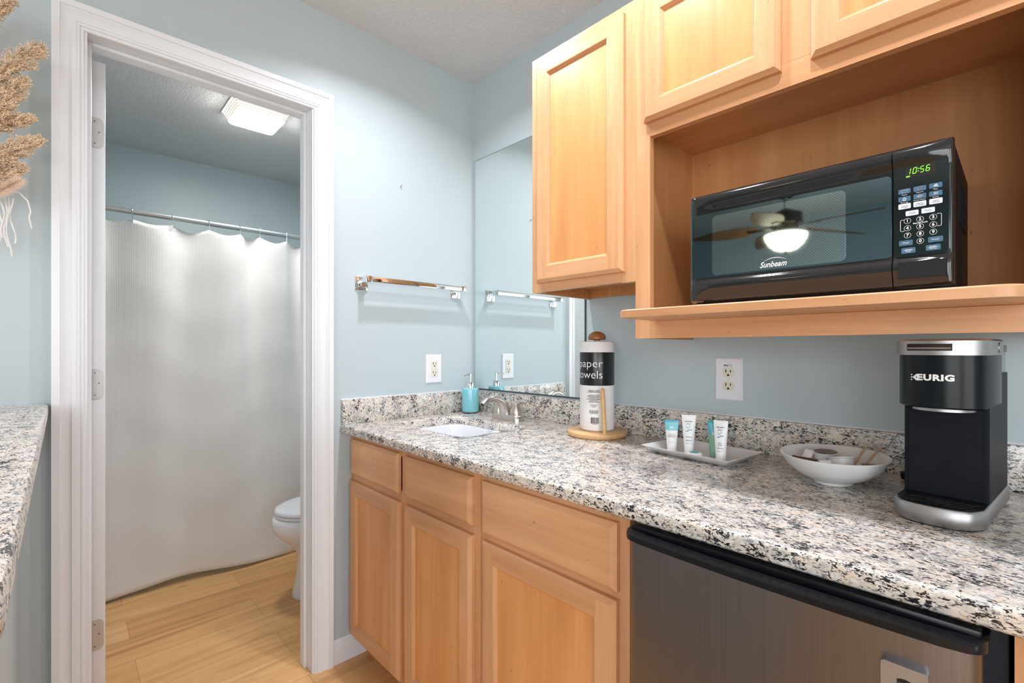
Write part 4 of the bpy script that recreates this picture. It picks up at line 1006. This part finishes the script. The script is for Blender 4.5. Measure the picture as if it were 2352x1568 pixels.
def pod(x, y, z, tilt, label, dark):
    t = thing('coffee_pod', (x, y, z), label, 'coffee pod', 'coffee pods in the bowl')
    MB().lathe([(0.0195, z), (0.0215, z+0.003), (0.0236, z+0.038), (0.0232, z+0.040)], (x, y), 40).build('cup', M['pod'], t)
    MB().lathe([(0.0236, z+0.038), (0.0268, z+0.0395), (0.0268, z+0.0412), (0.0260, z+0.0418), (0.0225, z+0.0410)], (x, y), 40).build('rim', M['pod'], t)
    MB().lathe([(0.0235, z+0.0412), (0.0, z+0.0416)], (x, y), 40).build('foil_lid', M[dark], t)
    t.rotation_euler = tilt
m_, nt_, b_ = base_mat('printed_foil')
nt_.links.new(ramp(nt_, noise(nt_, coords(nt_), 70, 3), [(0.3, srgb(30, 20, 18)), (0.5, srgb(92, 44, 26)), (0.62, srgb(168, 104, 44)), (0.75, srgb(60, 60, 74))]), b_.inputs['Base Color'])
b_.inputs['Roughness'].default_value = 0.3; M['foil'] = m_
pod(1.478, -0.178, CT+0.0185, (math.radians(5), 0, 0), 'coffee pod with a dark printed foil lid, the left one in the bowl', 'foil')
pod(1.519, -0.214, CT+0.0170, (math.radians(-9), math.radians(-9.5), 0), 'grey coffee pod on the right in the bowl, next to the stirrers', 'dark_brown')
def stick(p0, p1, label):
    p0, p1 = Vector(p0), Vector(p1); d_ = (p1-p0).normalized(); s = d_.cross(Vector((0, 0, 1))).normalized()*0.0025; u = s.cross(d_).normalized()*0.0007
    b = MB().rings([[p+s+u, p-s+u, p-s-u, p+s-u] for p in (p0, p1)])
    tag(b.build('stir_stick', M['stirrer'], loc=tuple(p0), smooth=0), label, 'stir stick', 'wooden stir sticks in the bowl')
stick((1.529, -0.172, CT+0.036), (1.537, -0.096, CT+0.068), 'wooden stir stick leaning on the bowl rim, the left one')
stick((1.549, -0.196, CT+0.038), (1.563, -0.104, CT+0.068), 'wooden stir stick leaning on the bowl rim, the right one')
def packet(name, c, lx, ly, rz, rx, mat, label, cat, crimp=None):
    b = MB(); nx, ny = 10, 6
    def top(u, v): return ((u-0.5)*lx, (v-0.5)*ly, 0.0022*math.sin(math.pi*u)*math.sin(math.pi*v)+0.0003)
    b.grid(top, nx, ny); b.grid(lambda u, v: (top(u, v)[0], top(u, v)[1], -top(u, v)[2]), nx, ny)
    bmesh.ops.remove_doubles(b.bm, verts=b.bm.verts[:], dist=1e-6)
    m = Matrix.Translation(c) @ Matrix.Rotation(rz, 4, 'Z') @ Matrix.Rotation(rx, 4, 'X')
    b.xf(m); tag(b.build(name, M[mat], loc=c), label, cat)
packet('sugar_packet', (1.566, -0.206, CT+0.0440), 0.030, 0.024, math.radians(25), math.radians(22), 'brown_paper', 'brown paper sugar packet at the right end of the bowl', 'packet')
packet('sugar_packet', (1.580, -0.224, CT+0.0480), 0.030, 0.010, math.radians(35), math.radians(25), 'dark_brown', 'dark tipped narrow packet at the far right of the bowl', 'packet')
packet('sugar_packet', (1.454, -0.250, CT+0.0470), 0.052, 0.018, math.radians(-8), math.radians(40), 'dark_brown', 'dark brown packet at the left end of the bowl', 'packet')
packet('creamer_packet', (1.438, -0.232, CT+0.0430), 0.022, 0.026, math.radians(-10), math.radians(30), 'tube_white', 'white sweetener packet at the left end of the bowl', 'packet')
packet('creamer_packet', (1.499, -0.258, CT+0.0400), 0.022, 0.032, math.radians(40), math.radians(60), 'tube_white', 'white sweetener packet standing in front of the pods in the bowl', 'packet')
packet('creamer_packet', (1.446, -0.196, CT+0.0470), 0.024, 0.030, math.radians(-30), math.radians(60), 'tube_white', 'white sweetener packet tucked beside the left coffee pod in the bowl', 'packet')

# ------------------------------------------------------------------ left peninsula
t = thing('bar_counter', (0.7, -1.75, 1.013), 'granite bar counter at the left edge of the picture, below the dried grass', 'countertop')
b = MB(); X1 = 1.392; Y1 = -1.449; r = 0.035
poly = [(0.001, -2.05), (X1, -2.05)]+[(X1-r+r*math.cos(a), Y1-r+r*math.sin(a)) for a in [math.radians(q) for q in range(0, 91, 9)]]+[(0.001, Y1)]
def off(d_): return [(min(x, X1-d_) if x > 1.3 else x, min(y, Y1-d_) if y > -2 else y) for x, y in poly]
b.rings([[(x, y, 1.0135) for x, y in off(0.004)], [(x, y, 1.018) for x, y in poly], [(x, y, 1.036) for x, y in poly], [(x, y, 1.041) for x, y in off(0.002)], [(x, y, 1.043) for x, y in off(0.006)]])
b.build('slab', M['granite'], t, smooth=40)

# dried grass hanging on the wall
t = thing('dried_grass_bunch', (0.05, -1.62, 1.55), 'hanging bunch of dried pampas grass with blush fluff at the left edge', 'dried flowers')
def plume(p0, p1, width, seed, n=40):
    rnd = random.Random(seed); b = MB(); p0, p1 = Vector(p0), Vector(p1); ax_ = (p1-p0); L = ax_.length; ax_.normalize()
    b.tube([p0, p0.lerp(p1, .5)+Vector((0, 0, 0.004)), p1], [0.0022, 0.0016, 0.0008], 6)
    side = ax_.cross(Vector((1, 0, 0))).normalized(); outw = ax_.cross(side).normalized()
    def grain(c, d_, l, w):
        d_ = d_.normalized(); a = d_.orthogonal().normalized()*w; e = d_.cross(a).normalized()*w
        vs = [b.v(c-d_*l), b.v(c+a), b.v(c+e), b.v(c-a), b.v(c-e), b.v(c+d_*l)]
        for k in range(4): b.face([vs[0], vs[1+(k+1) % 4], vs[1+k]]); b.face([vs[5], vs[1+k], vs[1+(k+1) % 4]])
    for i in range(n):
        f = 0.10+0.88*i/n; base = p0.lerp(p1, f); wl = width*(1-f)**0.6*(0.75+0.5*rnd.random())+0.008
        for s in range(5):
            ang = rnd.random()*6.28; dirv = (ax_*1.7+side*math.cos(ang)+outw*math.sin(ang)*0.8).normalized()
            end = base+dirv*wl
            b.tube([base, base.lerp(end, .5)-Vector((0, 0, 0.001)), end], [0.0006, 0.0005, 0.0003], 3)
            m = int(6+wl*420)
            for q in range(m):
                u = (q+0.5)/m; c = base.lerp(end, u)+Vector((rnd.uniform(-1, 1), rnd.uniform(-1, 1), rnd.uniform(-1, 1)))*0.0032
                grain(c, dirv+Vector((rnd.uniform(-1, 1), rnd.uniform(-1, 1), rnd.uniform(-1, 1)))*0.6, rnd.uniform(0.0020, 0.0036), rnd.uniform(0.0009, 0.0015))
    return b.build('plume', M['pampas'], t, smooth=0)
plume((0.10, -1.640, 1.86), (0.12, -1.508, 2.030), 0.055, 1)
plume((0.11, -1.620, 1.72), (0.12, -1.457, 1.938), 0.075, 2)
plume((0.12, -1.590, 1.66), (0.13, -1.486, 1.838), 0.055, 3)
plume((0.10, -1.600, 1.69), (0.12, -1.476, 1.752), 0.040, 4)
plume((0.11, -1.610, 1.58), (0.12, -1.462, 1.706), 0.060, 5)
plume((0.10, -1.600, 1.55), (0.11, -1.492, 1.632), 0.045, 6)
b = MB(); rnd = random.Random(9)
for k in range(2600):
    th = rnd.uniform(0, 6.28); ph = math.acos(rnd.uniform(-1, 1)); dv = Vector((math.sin(ph)*math.cos(th), math.sin(ph)*math.sin(th), math.cos(ph)))
    tt = rnd.random(); c = Vector((0.10, -1.555, 1.545)).lerp(Vector((0.12, -1.500, 1.592)), tt); r0 = 0.016*(1-abs(tt-0.5)*0.6)
    p = c+dv*0.004; q = c+dv*(r0+rnd.random()*0.008)+Vector((0, 0.006, 0.006)); a = dv.orthogonal().normalized()*0.0005
    b.face([b.v(p+a), b.v(p-a), b.v(q)])
b.build('blush_tuft', M['fluff'], t, smooth=0, fix=False)
b = MB(); rnd = random.Random(3)
for k in range(9):
    y = -1.560+k*0.0055+rnd.uniform(-.002, .002); pts = []
    for q in range(9): pts.append((0.075+rnd.uniform(-.003, .003), y+0.004*math.sin(q*0.9+k)+q*0.0006, 1.56-0.018*q*(0.7+0.3*((k*7) % 5)/4)))
    b.tube(pts, 0.0016, 5)
b.tube([(0.09, -1.525, 1.575), (0.09, -1.500, 1.572), (0.09, -1.485, 1.555), (0.088, -1.480, 1.530), (0.086, -1.483, 1.515), (0.085, -1.478, 1.488)], 0.0016, 5)
b.build('yarn_fringe', M['yarn'], t)
MB().tube([(0.004, -1.62, 1.60), (0.05, -1.625, 1.60), (0.10, -1.64, 1.60)], 0.02, 12).build('binding', M['pampas_stem'], t)

# ------------------------------------------------------------------ bathroom
t = thing('shower_rod', (-1.165, -0.8, 1.848), 'grey metal shower rod across the bathroom', 'shower rod')
MB().cyl((-1.165, -1.617, 1.852), (-1.165, -0.003, 1.846), 0.0125, n=24).build('rod', M['rod'], t)
for yy in (-1.6195, -0.0005): MB().cyl((-1.165, yy, 1.849), (-1.165, yy+(0.012 if yy < -1 else -0.012), 1.849), 0.028, 0.02, 24).build('flange', M['rod'], t)
hooks = [-1.56, -1.45, -1.335, -1.177, -1.017, -0.858, -0.712, -0.613, -0.470, -0.36, -0.24, -0.12, -0.02]
def curtain_pt(y, f):
    """f = 0 top hem .. 1 bottom hem"""
    # nearest pair of hooks
    for a, c in zip(hooks[:-1], hooks[1:]):
        if a <= y <= c: break
    u = max(0.0, min(1.0, (y-a)/(c-a))); gap = c-a
    sag = 0.020*max(0.0, math.sin(math.pi*u))**1.2*(0.7+0.6*((hooks.index(a)*37) % 10)/10)
    tight = 1.0 if gap > 0.14 else 1.6
    foldtop = 0.020*tight*math.sin(math.pi*u)*(1 if hooks.index(a) % 2 else -1)
    low = 0.022*math.sin(y*8.3+0.9)+0.006*math.sin(y*17+2.0)
    amp = 0.35+0.65*f
    x = -1.160+(foldtop*(1-f)**1.6)+low*amp*1.0+0.028*f
    x += 0.003*math.sin(y*41+f*3)*(0.6-0.4*f)+0.004*math.sin(f*9+y*13)+0.0012*math.sin(f*37+math.sin(y*9)*2)
    ztop = 1.812-sag; zbot = 0.018+0.012*math.sin(y*6+1)
    return (x, y, ztop+(zbot-ztop)*f)
b = MB().grid(lambda i, k: curtain_pt(-1.59+1.555*i, k), 240, 90)
cur = b.build('shower_curtain', M['curtain'], loc=(-1.16, -0.8, 0.02), smooth=180, fix=False)
tag(cur, 'white waffle-weave shower curtain hanging to the bathroom floor', 'shower curtain')
sol = cur.modifiers.new('solid', 'SOLIDIFY'); sol.thickness = 0.0015
for k, yy in enumerate(hooks):
    p = curtain_pt(min(max(yy, -1.58), -0.04), 0.0)
    b = MB(); cx, cz = -1.165, 1.849
    pts = [(cx+0.0165*math.cos(math.radians(a)), yy, cz+0.0165*math.sin(math.radians(a))) for a in range(200, -40, -20)]
    pts += [(-1.158, yy+0.002, 1.818), (-1.156, yy+0.003, 1.802), (-1.160, yy+0.003, 1.795), (-1.166, yy+0.003, 1.800)]
    b.tube(pts, 0.0019, 8)
    where = ['', '', '', 'leftmost visible', 'second visible from the left', 'third visible from the left', 'fourth visible from the left', 'fifth visible from the left', 'rightmost visible'][k] if 3 <= k <= 8 else ''
    if where: tag(b.build('curtain_hook', M['chrome'], loc=(cx, yy, cz)), 'wire curtain hook on the shower rod, '+where, 'curtain hook', 'hooks on the shower rod')
    else: b.bm.free()

# toilet, tank against the right-hand bathroom wall
t = thing('toilet', (-0.60, -0.40, 0), 'white toilet half hidden behind the right door jamb', 'toilet')
TXc = -0.60
def egg(yf, yb, hw, n=48, sq=2.3):
    ym = yf+(yb-yf)*0.52; pts = []
    for k in range(n):
        a = 2*math.pi*k/n; c, s = math.cos(a), math.sin(a)
        e = 2/sq if s > 0 else 1.0
        pts.append((TXc+hw*math.copysign(abs(c)**(0.95), c), ym+((yb-ym)*math.copysign(abs(s)**e, s) if s > 0 else (ym-yf)*s)))
    return pts
prof = [(0.0, -.622, -.17, .112), (0.008, -.626, -.17, .115), (0.03, -.620, -.17, .108), (0.10, -.604, -.17, .100), (0.17, -.597, -.17, .100), (0.21, -.600, -.17, .108), (0.245, -.622, -.17, .130), (0.28, -.660, -.17, .155), (0.31, -.690, -.17, .172), (0.335, -.706, -.17, .182), (0.355, -.711, -.17, .185), (0.385, -.708, -.17, .184), (0.393, -.700, -.17, .178)]
MB().rings([[(x, y, z) for x, y in egg(a, c, w)] for z, a, c, w in prof]).build('bowl', M['porcelain'], t, smooth=60)
MB().rings([[(x, y, z) for x, y in egg(a, c, w)] for z, a, c, w in ((0.396, -.690, -.19, .172), (0.397, -.695, -.19, .176), (0.408, -.698, -.19, .178), (0.411, -.694, -.19, .175))]).build('seat', M['porcelain'], t, smooth=50)
MB().rings([[(x, y, z) for x, y in egg(a, c, w)] for z, a, c, w in ((0.414, -.694, -.195, .176), (0.416, -.699, -.195, .179), (0.426, -.699, -.195, .179), (0.433, -.690, -.20, .172), (0.437, -.660, -.22, .150), (0.438, -.55, -.28, .08))]).build('lid', M['porcelain'], t, smooth=60)
MB().box(TXc-0.21, TXc+0.21, -0.19, -0.012, 0.38, 0.72, 0.02, 3).build('tank', M['porcelain'], t)
MB().box(TXc-0.22, TXc+0.22, -0.20, -0.008, 0.722, 0.75, 0.01, 2).build('tank_lid', M['porcelain'], t)
b = MB().cyl((TXc-0.16, -0.19, 0.67), (TXc-0.16, -0.205, 0.67), 0.012, n=16); b.tube([(TXc-0.16, -0.207, 0.67), (TXc-0.10, -0.212, 0.665)], [0.006, 0.004], 10); b.build('flush_lever', M['chrome'], t)

# bathroom ceiling light
t = thing('ceiling_light', (-0.985, -0.675, CEIL), 'lit rectangular ribbed glass ceiling light in the bathroom', 'ceiling light')
LXc, LYc = -0.985, -0.675
MB().box(LXc-0.134, LXc+0.134, LYc-0.138, LYc+0.138, CEIL-0.006, CEIL-0.0005).build('pan', M['white_trim'], t)
def lr(hx, hy, z, r=0.015): return [(LXc+x, LYc+y, z) for x, y in rrect(-hx, hx, -hy, hy, r, 4)]
z = CEIL-0.006; hx, hy = 0.128, 0.132; b = MB()
for k in range(5):
    b.mi = 0; b.rings([lr(hx, hy, z), lr(hx, hy, z-0.0080)], cap0=False, cap1=False)
    b.mi = 1; b.rings([lr(hx, hy, z-0.0080), lr(hx-0.0050, hy-0.0050, z-0.0105)], cap0=False, cap1=False)
    z -= 0.0105; hx -= 0.0050; hy -= 0.0050
b.build('ribbed_side', [M['bath_lens_side'], M['bath_rib']], t, smooth=20)
MB().rings([lr(hx+0.003, hy+0.003, z+0.001), lr(hx-0.002, hy-0.002, z-0.006, 0.02), lr(hx-0.015, hy-0.015, z-0.011, 0.02)], cap0=False).build('lens', M['bath_lens'], t, smooth=40)

# ------------------------------------------------------------------ ceiling lights of the nook (above the picture) and the fan behind the camera
for (px, py), lab in zip(PUCKS, ('the one nearest the doorway wall', 'the middle one', 'the one above the coffee maker')):
    t = thing('ceiling_downlight', (px, py, CEIL), 'round white ceiling downlight over the counter, '+lab, 'ceiling light', 'downlights over the counter')
    MB().lathe([(0.085, CEIL-0.0005), (0.085, CEIL-0.008), (0.075, CEIL-0.022), (0.066, CEIL-0.024), (0.066, CEIL-0.006)], (px, py), 40, False, False).build('trim_ring', M['white_trim'], t)
    MB().lathe([(0.0655, CEIL-0.0235), (0.0655, CEIL-0.027), (0.055, CEIL-0.0295), (0.0, CEIL-0.031)], (px, py), 40, False, True).build('lens', M['puck'], t)
FXc, FYc = 0.50, -3.44
t = thing('ceiling_fan', (FXc, FYc, CEIL), 'five-blade ceiling fan with a lit glass bowl, seen reflected in the microwave door', 'ceiling fan')
MB().lathe([(0.075, CEIL-0.0005), (0.075, CEIL-0.03), (0.055, CEIL-0.055), (0.02, CEIL-0.06)], (FXc, FYc), 32).build('canopy', M['fan_dark'], t)
MB().cyl((FXc, FYc, CEIL-0.05), (FXc, FYc, 2.27), 0.014, n=16).build('downrod', M['nickel'], t)
MB().lathe([(0.03, 2.29), (0.06, 2.275), (0.115, 2.25), (0.118, 2.17), (0.09, 2.155), (0.09, 2.12), (0.07, 2.105)], (FXc, FYc), 40).build('motor', M['fan_dark'], t)
MB().lathe([(0.075, 2.118), (0.10, 2.112), (0.10, 2.095), (0.06, 2.09)], (FXc, FYc), 40).build('light_fitter', M['nickel'], t)
MB().lathe([(0.142, 2.092), (0.150, 2.085), (0.145, 2.060), (0.122, 2.015), (0.08, 1.975), (0.03, 1.958), (0.0, 1.957)], (FXc, FYc), 48).build('bowl_shade', M['fan_bowl'], t)
MB().lathe([(0.0, 1.962), (0.02, 1.958), (0.012, 1.945), (0.004, 1.932), (0.0, 1.930)], (FXc, FYc), 20).build('finial', M['fan_dark'], t)
rx_, ry_ = math.cos(math.radians(46.759)), math.sin(math.radians(46.759))
for k in range(5):
    a = math.radians(7+72*k); dx = math.cos(a)*rx_-math.sin(a)*ry_; dy = -(math.cos(a)*ry_+math.sin(a)*rx_); ang = math.atan2(dy, dx)
    outl = []
    for q in range(15):
        f = q/14; outl.append((0.20+0.50*f, 0.088*max(0.0, math.sin(math.pi*(0.12+0.86*f)**0.85))+0.004))
    poly = outl+[(x, -w) for x, w in outl[::-1]]
    m = Matrix.Translation((FXc, FYc, 2.155)) @ Matrix.Rotation(ang, 4, 'Z') @ Matrix.Rotation(math.radians(-13), 4, 'X') @ Matrix.Rotation(math.radians(3), 4, 'Y')
    bl = MB().prism(poly, 'z', -0.004, 0.004).xf(m).build('blade', M['fan_blade'], t, smooth=20)
    MB().box(0.09, 0.27, -0.022, 0.022, -0.010, -0.005, 0.002).xf(m).build('bracket', M['fan_dark'], bl)
